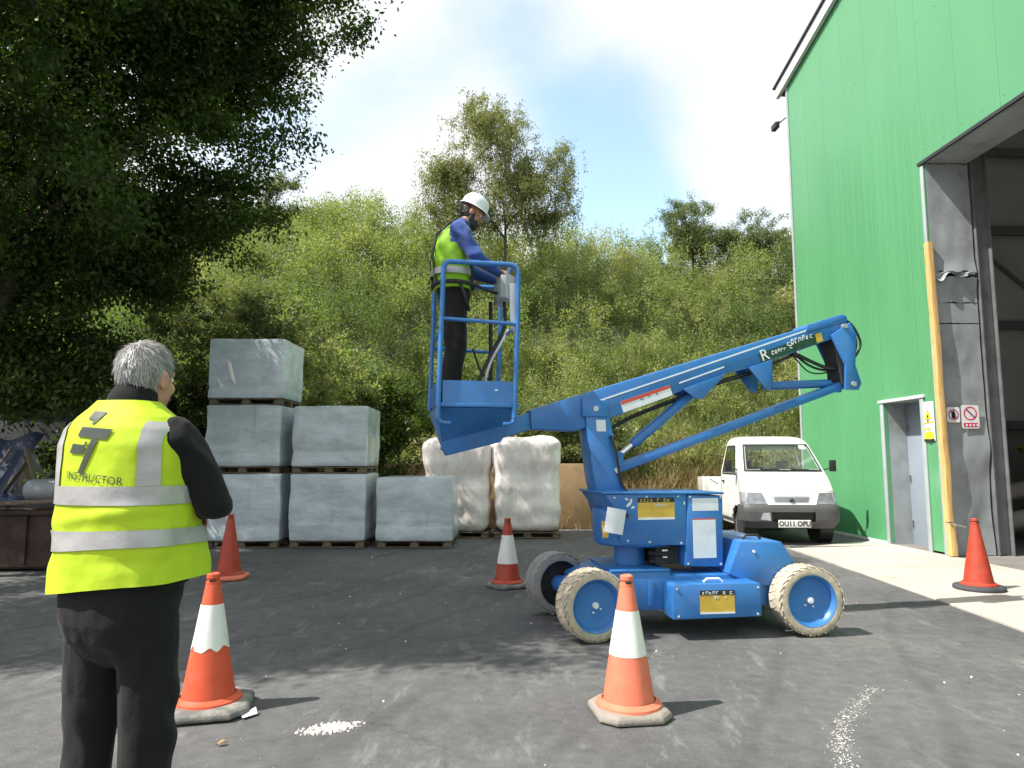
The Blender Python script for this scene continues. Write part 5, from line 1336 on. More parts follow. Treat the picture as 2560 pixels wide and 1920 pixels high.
for s in (-1, 1):
    chain(g, LEG[s], [.085, .078, .058, .056, .040]); chain(g, [(s * .112, -.04, .05), (s * .125, .08, .04), (s * .13, .15, .03)], [.04, .036, .028])
man = organic('person', g, 'skin', None, 0.007, 3)
man.location = (MX, MY, 0.0); man.rotation_euler = (0, 0, MYAW); man.scale = (0.96, 0.96, 1.012)
tag(man, 'grey haired man in yellow vest and black trousers standing with arms folded', 'person')
face_parts(man, HM)
# hair
def keep1(p):
    if p.y > 0.035: return p.z > 0.045 + (p.y - 0.035) * 0.55
    if p.y > -0.03: return p.z > 0.016 + (p.y + 0.03) * 0.2
    return p.z > -0.050 - 0.10 * min(0.25, max(0, -p.y - 0.03))
g = G()
def cap(u, v):
    a = u * 2 * PI; ph = (v - 0.5) * PI * 0.999; k = 1.03
    return Vector((0.076 * k * math.cos(a) * math.cos(ph), -0.012 + 0.096 * k * math.sin(a) * math.cos(ph), 0.022 + 0.094 * k * math.sin(ph)))
U, V_ = 72, 48
P = {}
for j in range(V_ + 1):
    for i in range(U):
        P[(i, j)] = len(g.v); p = cap(i / U, j / V_); g.v.append(tuple(HM @ (p * (1 + 0.012 * noise.noise(p * 60)))))
for j in range(V_):
    for i in range(U):
        c = cap((i + .5) / U, (j + .5) / V_)
        if keep1(c): g.f.append((P[(i, j)], P[((i + 1) % U, j)], P[((i + 1) % U, j + 1)], P[(i, j + 1)]))
ha = g.build('hair', 'hair_grey', man, smooth=70)
at = ha.data.attributes.new('tint', 'FLOAT', 'FACE'); at.data.foreach_set('value', np.full(len(ha.data.polygons), 0.38, dtype=np.float32))
st = strands('hair_strands', HM, 'hair_grey', ha, 8000, keep1, (0.024, 0.045), 0.0011, 0.10); st['kind'] = 'stuff'
# trousers
g = G()
rings(g, [(0.755, .06, .045, 0, 0), (0.79, .12, .09, 0, -.005), (0.84, .165, .125, 0, -.012), (0.90, .186, .142, 0, -.016), (0.97, .194, .150, 0, -.010), (1.08, .198, .155, 0, .005)])
for s in (-1, 1):
    chain(g, [(s * .098, 0, .90), (s * .104, .008, .72), (s * .108, .012, .52), (s * .112, -.012, .30), (s * .114, -.02, .12)], [.100, .093, .083, .082, .084])
def wr_tr(p):
    k = 0.009 * math.sin(p.z * 26 + 5 * noise.noise((p.x * 9, p.y * 9, p.z * 3))) * max(0, noise.noise((p.x * 5, p.y * 5, p.z * 2.4)) + 0.25) * sstep(0.85, 0.6, p.z)
    return k + 0.008 * noise.noise((p.x * 11, p.y * 11, p.z * 1.6 + 3)) * sstep(1.0, 0.8, p.z) + 0.006 * noise.noise((p.x * 8, p.y * 8, p.z * 3.5)) + 0.004 * noise.noise((p.x * 24, p.y * 24, p.z * 12))
organic('trousers', g, 'cloth_trouser', man, 0.009, 3, wr_tr)
for s in (-1, 1):
    g = G(); chain(g, [(s * .114, -.06, .055), (s * .122, .04, .055), (s * .128, .13, .045), (s * .132, .19, .040)], [.048, .046, .046, .036]); ell(g, (s * .114, -.03, .09), (.05, .06, .05))
    organic('shoe', g, 'ink_black', man, 0.008, 3)
# black fleece
g = G()
rings(g, [(1.00, .205, .160, 0, 0.0), (1.10, .205, .162, 0, .008), (1.22, .203, .160, 0, .008), (1.34, .200, .142, 0, -.003), (1.44, .188, .125, 0, -.014), (1.50, .14, .10, 0, -.018), (1.545, .083, .076, 0, -.02)])
chain(g, [(0, -.030, 1.52), (0.004, -.018, 1.57), (0.007, -.005, 1.595)], [.088, .080, .074])
for s, (a, b, c) in ARM.items(): arm(g, s, a, b, c, (.076, .070, .062, .058, .044))
def wr_j(p):
    f = 1.0 if abs(p.x) > 0.2 else 0.4
    return f * (0.011 * math.sin(p.z * 44 + p.x * 30 + 4 * noise.noise(p * 8)) * max(0, 0.3 + noise.noise(p * 6)) + 0.008 * noise.noise(p * 11))
organic('fleece', g, 'cloth_black', man, 0.009, 3, wr_j)
# vest
VZ = [1.000, 1.07, 1.17, 1.28, 1.37, 1.44, 1.49, 1.525, 1.555, 1.578]
VRX = [.228, .222, .216, .216, .220, .218, .200, .165, .120, .092]
VRY = [.182, .180, .178, .168, .155, .145, .134, .116, .098, .086]
VCY = [.000, .000, .004, -.002, -.012, -.020, -.022, -.022, -.022, -.022]
vi = lambda z, A: float(np.interp(z, VZ, A))
def VP(th, z, off=0.0):
    """outside of the vest; th=0 is the spine, positive to his right"""
    rx, ry = vi(z, VRX) + off, vi(z, VRY) + off
    s, c = math.sin(th), math.cos(th); ex = 2.35
    q = (abs(c) ** ex + abs(s) ** ex) ** (-1 / ex)
    lo = sstep(1.45, 1.05, z)
    k = 1.0
    k += (0.25 + 0.75 * lo) * 0.040 * math.sin(th * 3.4 + z * 30 + 4.0 * noise.noise((th * 1.6, z * 5, 1))) * max(0, 0.25 + noise.noise((th * 1.3, z * 6, 4)))
    k += 0.014 * math.sin(-th * 5 + z * 44 + 3.0 * noise.noise((th * 2, z * 7, 8))) * max(0, noise.noise((th * 2.0, z * 7, 14)))
    k += 0.020 * noise.noise((th * 1.6, z * 5, 2.2)) + 0.010 * noise.noise((th * 4, z * 16, 7))
    k += 0.045 * math.exp(-((z - 1.222 - 0.02 * math.sin(th * 1.7)) / 0.020) ** 2) * (0.5 + 0.5 * math.sin(th * 2.0 + 1.2)) - 0.025 * math.exp(-((z - 1.085 + 0.015 * math.sin(th * 2.1)) / 0.022) ** 2) * (0.5 + 0.5 * math.sin(th * 2.6))
    k += sstep(1.30, 1.02, z) * 0.20 * sstep(1.35, 2.3, th)
    k += sstep(1.2, 1.02, z) * 0.10 * sstep(-1.5, -2.3, th)
    drop = 0.02 * math.sin(th * 1.5 + 0.4) * sstep(1.25, 1.02, z) + 0.035 * sstep(0.9, 2.3, th) * sstep(1.2, 1.02, z)
    return Vector((rx * s * q * k, vi(z, VCY) - ry * c * q * k, z + drop))
TH0, TH1 = -2.5, 2.45
g = G().grid(lambda u, v: VP(TH0 + (TH1 - TH0) * u, 1.0 + (1.578 - 1.0) * v), 150, 90)
vest = g.build('vest', 'vest_yellow', man, smooth=75, solid=-0.004)
def vpatch(name, t0, t1, z0, z1, mat, nu=60, nv=6, off=0.009, par=None):
    return G().grid(lambda u, v: VP(t0 + (t1 - t0) * u, z0 + (z1 - z0) * v, off), nu, nv).build(name, mat, par or vest, smooth=75, solid=0.001)
vpatch('reflective_band', TH0, TH1, 1.258, 1.314, 'vest_band', 120, 6)
vpatch('reflective_band', TH0, TH1, 1.122, 1.180, 'vest_band', 120, 6)
def th_of(x, z): return math.asin(max(-1, min(1, x / vi(z, VRX))) ) if abs(x) < vi(z, VRX) else math.copysign(PI / 2, x)
def vxz(x, z, off):
    # a point of the back given across the back and up
    rx = vi(z, VRX); t = max(-0.97, min(0.97, x / rx)); th = math.asin(t)
    for _ in range(3):
        p = VP(th, z, off); th += (x - p.x) / max(0.05, rx * math.cos(th))
        th = max(-1.5, min(1.5, th))
    return VP(th, z, off)
for s in (-1, 1):
    G().grid(lambda u, v: vxz(s * ((0.150 if s > 0 else 0.132) + 0.052 * u) , 1.315 + (1.512 - 1.315) * v, 0.009), 6, 24).build('reflective_strap', 'vest_band', vest, smooth=75, solid=0.001)
# emblem and lettering on the back
def vpoly(name, quad, par, nu=8, nv=8):
    a, b, c, d = quad
    return G().grid(lambda u, v: vxz((a[0] * (1 - u) + b[0] * u) * (1 - v) + (d[0] * (1 - u) + c[0] * u) * v, (a[1] * (1 - u) + b[1] * u) * (1 - v) + (d[1] * (1 - u) + c[1] * u) * v, 0.0085), nu, nv).build(name, 'vest_print', par, smooth=75)
SX = 0.000416 / 0.80
def lq(*pts): return [((px - 725) * SX - 0.010, 1.452 - (py - 880) * 0.000416) for px, py in pts]
emb = vpoly('emblem_bar', lq((620, 848), (840, 875), (875, 800), (645, 775)), vest)
vpoly('emblem_stem', lq((660, 1112), (692, 1116), (785, 872), (738, 862)), vest)
vpoly('emblem_top', lq((660, 722), (745, 728), (782, 665), (680, 658)), vest); vpoly('emblem_top_tail', lq((702, 757), (722, 757), (745, 729), (712, 727)), vest)
vpoly('emblem_block', lq((575, 970), (682, 978), (706, 915), (595, 900)), vest); vpoly('emblem_block_tail', lq((688, 916), (705, 914), (709, 888), (692, 885)), vest)
tm = text_mesh('INSTRUCTOR', 0.034, space=1.02)
for v in tm.vertices: v.co = vxz(v.co.x * 0.98 + 0.012, 1.338 + v.co.y - 0.10 * v.co.x, 0.0085)
obj('lettering', tm, 'vest_print', vest)

# ---- worker in the cage
WO = boom_world(-1.60, -0.03, 1.868)
g = G()
HM2 = Matrix.Translation((0.0, 0.150, 1.685)) @ Matrix.Rotation(R(-26), 4, 'X') @ Matrix.Scale(1.03, 4)
head_shape(g, HM2)
chain(g, [(0, .02, 1.53), (0, .07, 1.58), (0, .115, 1.62)], [.062, .056, .054])
rings(g, [(0.88, .13, .11, 0, 0), (1.0, .155, .115, 0, -.01), (1.15, .155, .115, 0, -.03), (1.3, .165, .12, 0, -.035), (1.43, .165, .105, 0, -.01), (1.52, .10, .075, 0, .015), (1.56, .055, .05, 0, .03)])
ARM2 = {1: ((.185, .015, 1.475), (.23, .16, 1.225), (.13, .36, 1.135)), -1: ((-.185, .015, 1.475), (-.23, .17, 1.225), (-.10, .36, 1.125))}
for s, (a, b, c) in ARM2.items(): arm(g, s, a, b, c, (.050, .046, .040, .038, .027))
hand(g, Vector((.13, .36, 1.135)), (-0.1, 1, -0.25), (0, -0.2, -1), (-1, 0, 0.1), 0.55, 1.05)
hand(g, Vector((-.10, .36, 1.125)), (0.1, 1, -0.25), (0, -0.2, -1), (1, 0, 0.1), 0.55, 1.05)
for s in (-1, 1):
    chain(g, [(s * .09, 0, .92), (s * .10, .015, .5), (s * .105, -.02, .10)], [.08, .056, .040]); chain(g, [(s * .105, -.04, .05), (s * .12, .14, .035)], [.04, .03])
worker = organic('person', g, 'skin_tan', None, 0.008, 3)
worker.location = WO; worker.rotation_euler = (0, 0, YB_ - PI / 2)
tag(worker, 'worker in white helmet and lime vest leaning over the cage controls', 'person')
face_parts(worker, HM2)
g = G()
rings(g, [(0.84, .155, .125, 0, 0), (0.95, .17, .14, 0, -.005), (1.05, .172, .142, 0, -.015)])
for s in (-1, 1): chain(g, [(s * .09, 0, .90), (s * .10, .012, .7), (s * .104, .015, .5), (s * .107, -.015, .3), (s * .108, -.02, .10)], [.100, .093, .083, .080, .078])
organic('trousers', g, 'cloth_trouser', worker, 0.011, 3, wr_tr)
for s in (-1, 1):
    g = G(); chain(g, [(s * .108, -.06, .055), (s * .118, .06, .055), (s * .128, .19, .042)], [.05, .048, .038]); ell(g, (s * .108, -.03, .10), (.055, .06, .06))
    organic('boot', g, 'ink_black', worker, 0.010, 2)
g = G()
rings(g, [(1.0, .168, .130, 0, -.012), (1.15, .175, .135, 0, -.028), (1.3, .182, .138, 0, -.035), (1.43, .182, .122, 0, -.010), (1.50, .14, .10, 0, .012), (1.55, .08, .078, 0, .035)])
for s, (a, b, c) in ARM2.items(): arm(g, s, a, b, c, (.080, .074, .064, .056, .040))
chain(g, [(0, .03, 1.53), (0, .075, 1.575)], [.076, .070])
organic('overall_top', g, 'cloth_blue', worker, 0.010, 3, wr_j)
g = G()
rings(g, [(0.98, .196, .160, 0, -.012), (1.08, .192, .156, 0, -.02), (1.2, .192, .158, 0, -.034), (1.32, .190, .158, 0, -.040), (1.42, .176, .142, 0, -.018), (1.49, .155, .120, 0, .005), (1.545, .105, .095, 0, .025), (1.56, .092, .085, 0, .03)])
wv_ = organic('vest', g, 'vest_lime', worker, 0.010, 3, lambda p: 0.012 * noise.noise(p * 7) + 0.006 * noise.noise(p * 16))
for zz in (1.12,):
    g = G(); n = 48
    L = []
    for z in (zz - 0.028, zz + 0.028):
        L.append([Vector((0.212 * math.copysign(abs(math.cos(a)) ** 0.85, math.cos(a)), -0.026 + 0.178 * math.copysign(abs(math.sin(a)) ** 0.85, math.sin(a)), z)) for a in np.linspace(0, 2 * PI, n, endpoint=False)])
    g.add(L[0] + L[1], [(i, (i + 1) % n, n + (i + 1) % n, n + i) for i in range(n)])
    g.build('reflective_band', 'vest_band', wv_, smooth=70)
# safety harness
hs = G()
hs.tube([(.212 * math.cos(a), -.012 + .175 * math.sin(a), 1.02) for a in np.linspace(0, 2 * PI, 33)], 0.018, 8, cap=False)
for s in (-1, 1):
    hs.tube([(s * .12, -.165, 1.02), (s * .10, -.198, 1.25), (s * .08, -.165, 1.45), (s * .09, -.04, 1.568), (s * .11, .10, 1.49), (s * .12, .125, 1.30), (s * .12, .14, 1.03)], 0.010, 8)
    hs.tube([(s * .19, .02, 1.02), (s * .215, .06, .92), (s * .19, .09, .84), (s * .10, .115, .80)], 0.014, 8)
hs.tube([(.10, .16, 1.03), (.12, .25, .98), (.10, .34, .96), (.02, .42, .99)], 0.012, 8)
hs.build('harness', 'harness', worker, smooth=60)
# beard, hair, helmet
def keep2(p):
    if p.z > 0.035: return False
    if p.y < 0.0: return p.z > -0.065
    return False
strands('hair', HM2, 'hair_dark', worker, 2600, keep2, (0.012, 0.03), 0.0014, 0.3, 1.06)['kind'] = 'stuff'
g = G(); ell(g, (0, 0.034, -0.072), (0.060, 0.062, 0.050), HM2); ell(g, (0, 0.066, -0.10), (0.034, 0.028, 0.024), HM2)
for s in (-1, 1): ell(g, (s * .058, .012, -.040), (.014, .026, .040), HM2)
organic('beard', g, 'harness', worker, 0.007, 2, lambda p: 0.004 * noise.noise(p * 60))
g = G()
prof = [(0.158, 0.028), (0.150, 0.036), (0.112, 0.044), (0.116, 0.075), (0.108, 0.112), (0.088, 0.142), (0.058, 0.162), (0.025, 0.170), (0.001, 0.171)]
n = 40
for r_, z_ in prof:
    for k in range(n):
        a = 2 * PI * k / n; yy = math.sin(a)
        rr_ = r_
        if r_ > 0.13: rr_ = 0.122 + (r_ - 0.122) * (0.25 + 0.75 * max(0, yy) ** 1.5)
        g.v.append(tuple(HM2 @ Vector((rr_ * 0.88 * math.cos(a), rr_ * 1.03 * yy - 0.004, z_ + 0.004 * (1 - yy)))))
for j in range(len(prof) - 1):
    for k in range(n): g.f.append((j * n + k, j * n + (k + 1) % n, (j + 1) * n + (k + 1) % n, (j + 1) * n + k))
g.f.append(tuple(range((len(prof) - 1) * n, len(prof) * n)))
hel = g.build('safety_helmet', 'helmet_white', worker, smooth=60, solid=0.003)
G().tube([HM2 @ Vector((0, -0.02 + 0.105 * math.sin(t), 0.060 + 0.115 * math.cos(t))) for t in np.linspace(-1.2, 1.2, 14)], 0.007, 8).build('helmet_ridge', 'helmet_white', hel, smooth=60)
# ------------------------------------------------------------------ vegetation
leafmat('leaf_big', [(0.026, 0.045, 0.009), (0.055, 0.092, 0.017), (0.12, 0.165, 0.03)], 0.48)
leafmat('leaf_scrub', [(0.082, 0.118, 0.042), (0.188, 0.248, 0.090), (0.305, 0.345, 0.145), (0.41, 0.37, 0.22)], 0.5)
leafmat('leaf_tall', [(0.075, 0.10, 0.042), (0.165, 0.19, 0.08), (0.29, 0.29, 0.14)], 0.46)
leafmat('leaf_pine', [(0.085, 0.115, 0.065), (0.15, 0.19, 0.10), (0.23, 0.26, 0.14)], 0.4)
leafmat('leaf_dry', [(0.16, 0.13, 0.055), (0.30, 0.22, 0.11), (0.42, 0.31, 0.19)], 0.30)
leafmat('petal', [(0.55, 0.56, 0.45), (0.8, 0.8, 0.74)], 0.3)
pmat('bark', (0.06, 0.045, 0.032), 0.9, var=0.4, vscale=7, bump=0.7, bscale=14, stretch=(1, 1, 0.3))
pmat('bark_grey', (0.11, 0.10, 0.085), 0.9, var=0.35, vscale=7, bump=0.5, bscale=14, stretch=(1, 1, 0.3))
def ellipsoid_pts(n, c, r, shell=0.45):
    m = max(4, n // 9)
    d = unit(RNG.normal(size=(m, 3))); k = (shell + (1 - shell) * RNG.random(m)) ** 0.6
    cc = d * k[:, None]
    i = RNG.integers(0, m, n)
    sp = 0.30 / max(r) + 0.06
    return np.array(c) + (cc[i] + RNG.normal(size=(n, 3)) * sp * np.array([1, 1, 0.55])) * np.array(r)
def skeleton(root_paths, tips, droop=0.12, step=0.55):
    """joins every twig tip to the nearest wood already there; returns nodes, parents, tip node ids"""
    N, Pn = [], []
    for path in root_paths:
        prev = -1
        if len(N): prev = int(np.argmin(np.linalg.norm(np.array(N) - np.array(path[0]), axis=1)))
        P = [np.array(p, dtype=float) for p in path]
        for i in range(len(P) - 1):
            m = max(2, int(np.linalg.norm(P[i + 1] - P[i]) / 0.35))
            for k in range(0 if i == 0 and prev < 0 else 1, m + 1):
                if i > 0 and k == 0: continue
                N.append(P[i] + (P[i + 1] - P[i]) * k / m); Pn.append(prev); prev = len(N) - 1
    A = np.zeros((len(N) + len(tips) * 9 + 10, 3)); A[:len(N)] = np.array(N); cnt = len(N)
    base = np.array(root_paths[0][0])
    order = np.argsort(np.linalg.norm(tips - np.array(N).mean(0), axis=1))
    ids = []
    for ti in order:
        t = tips[ti]
        d = np.linalg.norm(A[:cnt] - t, axis=1) + 0.25 * np.maximum(0, A[:cnt, 2] - t[2])
        j = int(np.argmin(d)); a = A[j].copy(); L = np.linalg.norm(t - a)
        m = int(min(8, max(2, L / step)))
        prev = j
        for k in range(1, m + 1):
            f = k / m; p = a + (t - a) * f; p[2] += 4 * f * (1 - f) * 0.10 * L
            p += RNG.normal(size=3) * 0.05 * L * (1 - f) * 0.6
            if k == m: p = t.copy()
            A[cnt] = p; Pn.append(prev); prev = cnt; cnt += 1
        ids.append(prev)
    return A[:cnt], Pn, ids
def wood_mesh(name, A, Pn, mat, parent, r_tip=0.006, power=0.42, rmax=0.3, seg=6):
    n = len(A); w = np.zeros(n)
    ch = np.zeros(n, dtype=int)
    for p in Pn:
        if p >= 0: ch[p] += 1
    w[ch == 0] = 1
    for i in range(n - 1, -1, -1):
        if Pn[i] >= 0: w[Pn[i]] += w[i]
    r = np.minimum(rmax, r_tip * w ** power)
    vs, fs = [], []
    for i in range(n):
        j = Pn[i]
        if j < 0: continue
        a, b = Vector(A[j]), Vector(A[i])
        if (b - a).length < 1e-5: continue
        u, v = frame_of(b - a); k = seg if r[i] > 0.02 else 3; o = len(vs)
        ra = min(r[j], r[i] * 1.35)
        for p, rr in ((a, ra), (b, r[i])):
            for q in range(k):
                t = 2 * PI * q / k; vs.append(p + (u * math.cos(t) + v * math.sin(t)) * rr)
        for q in range(k): fs.append((o + q, o + (q + 1) % k, o + k + (q + 1) % k, o + k + q))
    g = G(); g.v = [tuple(v) for v in vs]; g.f = fs
    me = bpy.data.meshes.new(name); me.from_pydata(g.v, [], g.f); me.shade_smooth()
    return obj(name, me, mat, parent)
def sprays(A, Pn, ids, per, spread, back=2):
    """leaf centres round the last pieces of each twig"""
    out, ax = [], []
    for i in ids:
        pts = [A[i]]; j = i
        for _ in range(back):
            if Pn[j] < 0: break
            j = Pn[j]; pts.append(A[j])
        pts = np.array(pts)
        if len(pts) < 2: continue
        k = RNG.integers(0, len(pts) - 1, per); f = RNG.random(per) ** 1.3
        p = pts[k] * (1 - f[:, None]) + pts[k + 1] * f[:, None]
        out.append(p + RNG.normal(size=(per, 3)) * spread * np.array([1, 1, 0.7])); ax.append(np.repeat((pts[0] - pts[1])[None] / (np.linalg.norm(pts[0] - pts[1]) + 1e-6), per, 0))
    return np.concatenate(out), np.concatenate(ax)
def tree(name, label, base, trunk_paths, crown, ntips, per, leaf, lmat, bmat='bark', spread=0.14, shell=0.45, tip_r=0.005, group=None, droop=0.2, aspect=0.5, cat='tree', tintc=(0.5, 0.22), power=0.42, tip_filter=None, weep=0.0):
    t = thing(name, label, cat, base, 0.0, group)
    b = np.array(base)
    tips = np.concatenate([ellipsoid_pts(int(ntips * f), c, r, shell) for c, r, f in crown])
    if tip_filter is not None: tips = tips[tip_filter(tips)]
    A, Pn, ids = skeleton(trunk_paths, tips)
    wood_mesh('trunk', A - b, Pn, bmat, t, tip_r, power)
    c, ax = sprays(A, Pn, ids, per, spread)
    if weep:
        # thin shoots hanging from the twig ends
        tp = np.array([A[i] for i in ids]); k = len(tp) * 2; src = tp[RNG.integers(0, len(tp), k)] + RNG.normal(0, 0.12, (k, 3))
        L = weep * RNG.uniform(0.4, 1.3, k); f = RNG.random((k, per // 2)); sway = RNG.normal(0, 0.16, (k, 1, 3)); sway[:, :, 2] = -1
        h = src[:, None, :] + sway * (f * L[:, None])[:, :, None] + RNG.normal(0, 0.035, (k, per // 2, 3))
        h = h.reshape(-1, 3); c = np.concatenate([c, h]); ax = np.concatenate([ax, np.tile([0, 0, -1.0], (len(h), 1))])
    n = len(c)
    # leaves of one spray share a tone
    tint = np.clip(np.repeat(RNG.normal(tintc[0], tintc[1], len(c) // per + 1), per)[:n] + RNG.normal(0, 0.10, n), 0, 1)
    leaves('crown', c - b, leaf * RNG.uniform(0.7, 1.3, n), tint, lmat, t, aspect, bias=np.array([0, 0, 0.9]), droop=droop, axis=ax * 0.8)
    return t
# the big dark tree overhanging from the left
BT = (-6.9, 8.6, 0.0)
def bt_filter(T):
    # nothing of the crown hangs in front of the near cones and the man
    return ~((T[:, 1] < 6.0) & (T[:, 2] < 4.2)) & (T[:, 2] > 1.9) & ~((T[:, 0] > -4.9) & (T[:, 2] < 4.0))
tree('broadleaf_tree', 'big dark broadleaf tree overhanging the yard from the left', BT,
     [[(-6.9, 8.6, -0.1), (-6.75, 8.5, 1.4), (-6.35, 8.35, 2.9), (-5.95, 8.3, 4.2), (-5.75, 8.2, 5.6), (-5.5, 8.2, 7.2), (-5.3, 8.3, 9.2)],
      [(-6.35, 8.35, 2.9), (-5.4, 8.8, 4.3), (-4.7, 9.2, 5.0), (-4.0, 9.5, 5.3)],
      [(-5.95, 8.3, 4.2), (-4.9, 9.0, 5.9), (-3.9, 9.5, 6.9), (-3.0, 9.7, 7.4)],
      [(-5.75, 8.2, 5.6), (-6.2, 6.6, 6.6), (-6.3, 5.2, 7.0)],
      [(-5.95, 8.3, 4.2), (-7.2, 7.2, 5.6), (-8.6, 6.6, 6.4)], [(-5.95, 8.3, 4.2), (-6.6, 10.0, 5.6), (-7.0, 11.6, 6.6)],
      [(-6.35, 8.35, 2.9), (-5.6, 8.9, 3.0), (-4.9, 9.3, 2.7), (-4.4, 9.5, 2.5)]],
     [((-6.8, 7.8, 6.4), (3.2, 3.4, 3.0), 0.24), ((-5.1, 9.5, 6.9), (1.6, 1.6, 1.5), 0.10), ((-3.4, 9.8, 8.2), (1.25, 1.2, 1.1), 0.06), ((-5.6, 8.2, 8.8), (3.2, 2.3, 1.9), 0.16), ((-6.0, 9.1, 3.7), (1.7, 1.7, 1.4), 0.10), ((-5.0, 9.6, 4.9), (1.3, 1.2, 0.8), 0.05), ((-6.6, 9.8, 2.3), (1.3, 1.3, 0.8), 0.04), ((-6.5, 4.85, 6.3), (2.7, 1.6, 2.0), 0.27), ((-8.5, 11.8, 6.4), (2.0, 1.8, 2.0), 0.11)],
     2950, 118, 0.078, 'leaf_big', spread=0.15, shell=0.25, droop=0.35, aspect=0.52, tip_filter=bt_filter, tintc=(0.42, 0.2))

# ------------------------------------------------------------------ scrub on the slope: one mass
def scrub():
    C, S, T = [], [], []
    bushes = []
    tries = 0
    while len(bushes) < 380 and tries < 14000:
        tries += 1
        x = RNG.uniform(-17, 17); y0 = foot(x); y = y0 + 0.35 + (26.0 - y0) * RNG.random() ** 1.1
        if abs(x) > 0.80 * y + 1.0: continue
        if x > -0.9 and (y - y0) < 1.7: continue
        left = sstep(1.5, -4.0, x)
        low = (y - y0) < 2.4 and x > -1.8
        r = RNG.uniform(0.6, 1.15) * (1 + 0.4 * left) * (0.5 if low else 1)
        if any((x - q[0]) ** 2 + (y - q[1]) ** 2 < (0.54 * (r + q[2])) ** 2 for q in bushes): continue
        bushes.append((x, y, r, left, low, y0))
    for k, (x, y, r, left, low, y0) in enumerate(bushes):
        z = hill_z(x, y); hgt = r * RNG.uniform(0.8, 1.45)
        patch = noise.noise((x * 0.16, y * 0.16, 5.0))
        upf = (y - y0) / (25 - y0)
        kind = RNG.random()
        base = 0.36 + 0.26 * patch + 0.10 * upf - 0.08 * left + RNG.normal(0, 0.12)
        if kind < 0.06: base = 0.86 + RNG.normal(0, 0.05)          # dead, brownish
        if low: base += 0.22
        leafs = RNG.uniform(0.045, 0.075) * (1.15 if left > 0.5 else 1.0)
        nb = int(13 * (r / 0.8) ** 2) + 5                           # shoots and clumps on the bush
        d = unit(RNG.normal(size=(nb, 3))); d[:, 2] = np.abs(d[:, 2]) * 1.15 - 0.22
        cen = d * r * RNG.uniform(0.55, 1.05, (nb, 1)) * np.array([1, 1, hgt / r])
        cr_ = r * RNG.uniform(0.20, 0.38, nb)
        for q, rr in zip(cen, cr_):
            m = int(88 * (rr / 0.25) ** 1.25 * (0.065 / leafs) ** 1.2)
            dd = unit(RNG.normal(size=(m, 3))); dd[:, 2] += 0.25
            rad = rr * (0.45 + 0.65 * RNG.random(m))
            c = np.array([x, y, z + hgt * 0.45]) + q + dd * rad[:, None] * np.array([1, 1, 1.15])
            t = base + RNG.normal(0, 0.07)
            C.append(c); S.append(leafs * RNG.uniform(0.6, 1.4, m)); T.append(np.clip(t + RNG.normal(0, 0.07, m), 0, 1))
    # undergrowth between the bushes
    for _ in range(3000):
        x = RNG.uniform(-17, 17); y0 = foot(x); y = y0 + 0.2 + (26.0 - y0) * RNG.random()
        if abs(x) > 0.80 * y + 1.0 or (x > -0.9 and (y - y0) < 1.5): continue
        z = hill_z(x, y); m = 62; t = 0.42 + 0.2 * noise.noise((x * .5, y * .5, 2)) + RNG.normal(0, 0.1)
        C.append(np.array([x, y, z + 0.16]) + RNG.normal(size=(m, 3)) * np.array([0.28, 0.28, 0.14])); S.append(RNG.uniform(0.04, 0.08, m)); T.append(np.clip(t + RNG.normal(0, .08, m), 0, 1))
    # wispy shoots standing out of the mass and along the skyline
    for _ in range(1700):
        x = RNG.uniform(-17, 17); y0 = foot(x); y = y0 + 1.5 + (25.5 - y0 - 1.5) * RNG.random() ** 0.6
        if abs(x) > 0.80 * y + 1.0: continue
        z = hill_z(x, y) + 0.75; L = RNG.uniform(0.4, 1.2); lean = RNG.normal(size=3) * 0.25; lean[2] = 1
        m = 38; f = RNG.random(m)
        C.append(np.array([x, y, z]) + lean * (f * L)[:, None] + RNG.normal(size=(m, 3)) * 0.06 * (1.15 - f[:, None])); S.append(RNG.uniform(0.035, 0.075, m)); T.append(np.clip(np.full(m, 0.55 + RNG.normal(0, 0.2)), 0, 1))
    c, s, t = np.concatenate(C), np.concatenate(S), np.concatenate(T)
    o = leaves('hillside_scrub', c, s * 1.12, t, 'leaf_scrub', None, 0.62, tri=True, bias=np.array([-0.25, -0.15, 0.75]), droop=0.0)
    tag(o, 'dense green scrub covering the whole slope behind the yard', 'scrub', kind='stuff')
    print('SCRUB LEAVES', len(c), 'bushes', len(bushes))
scrub()
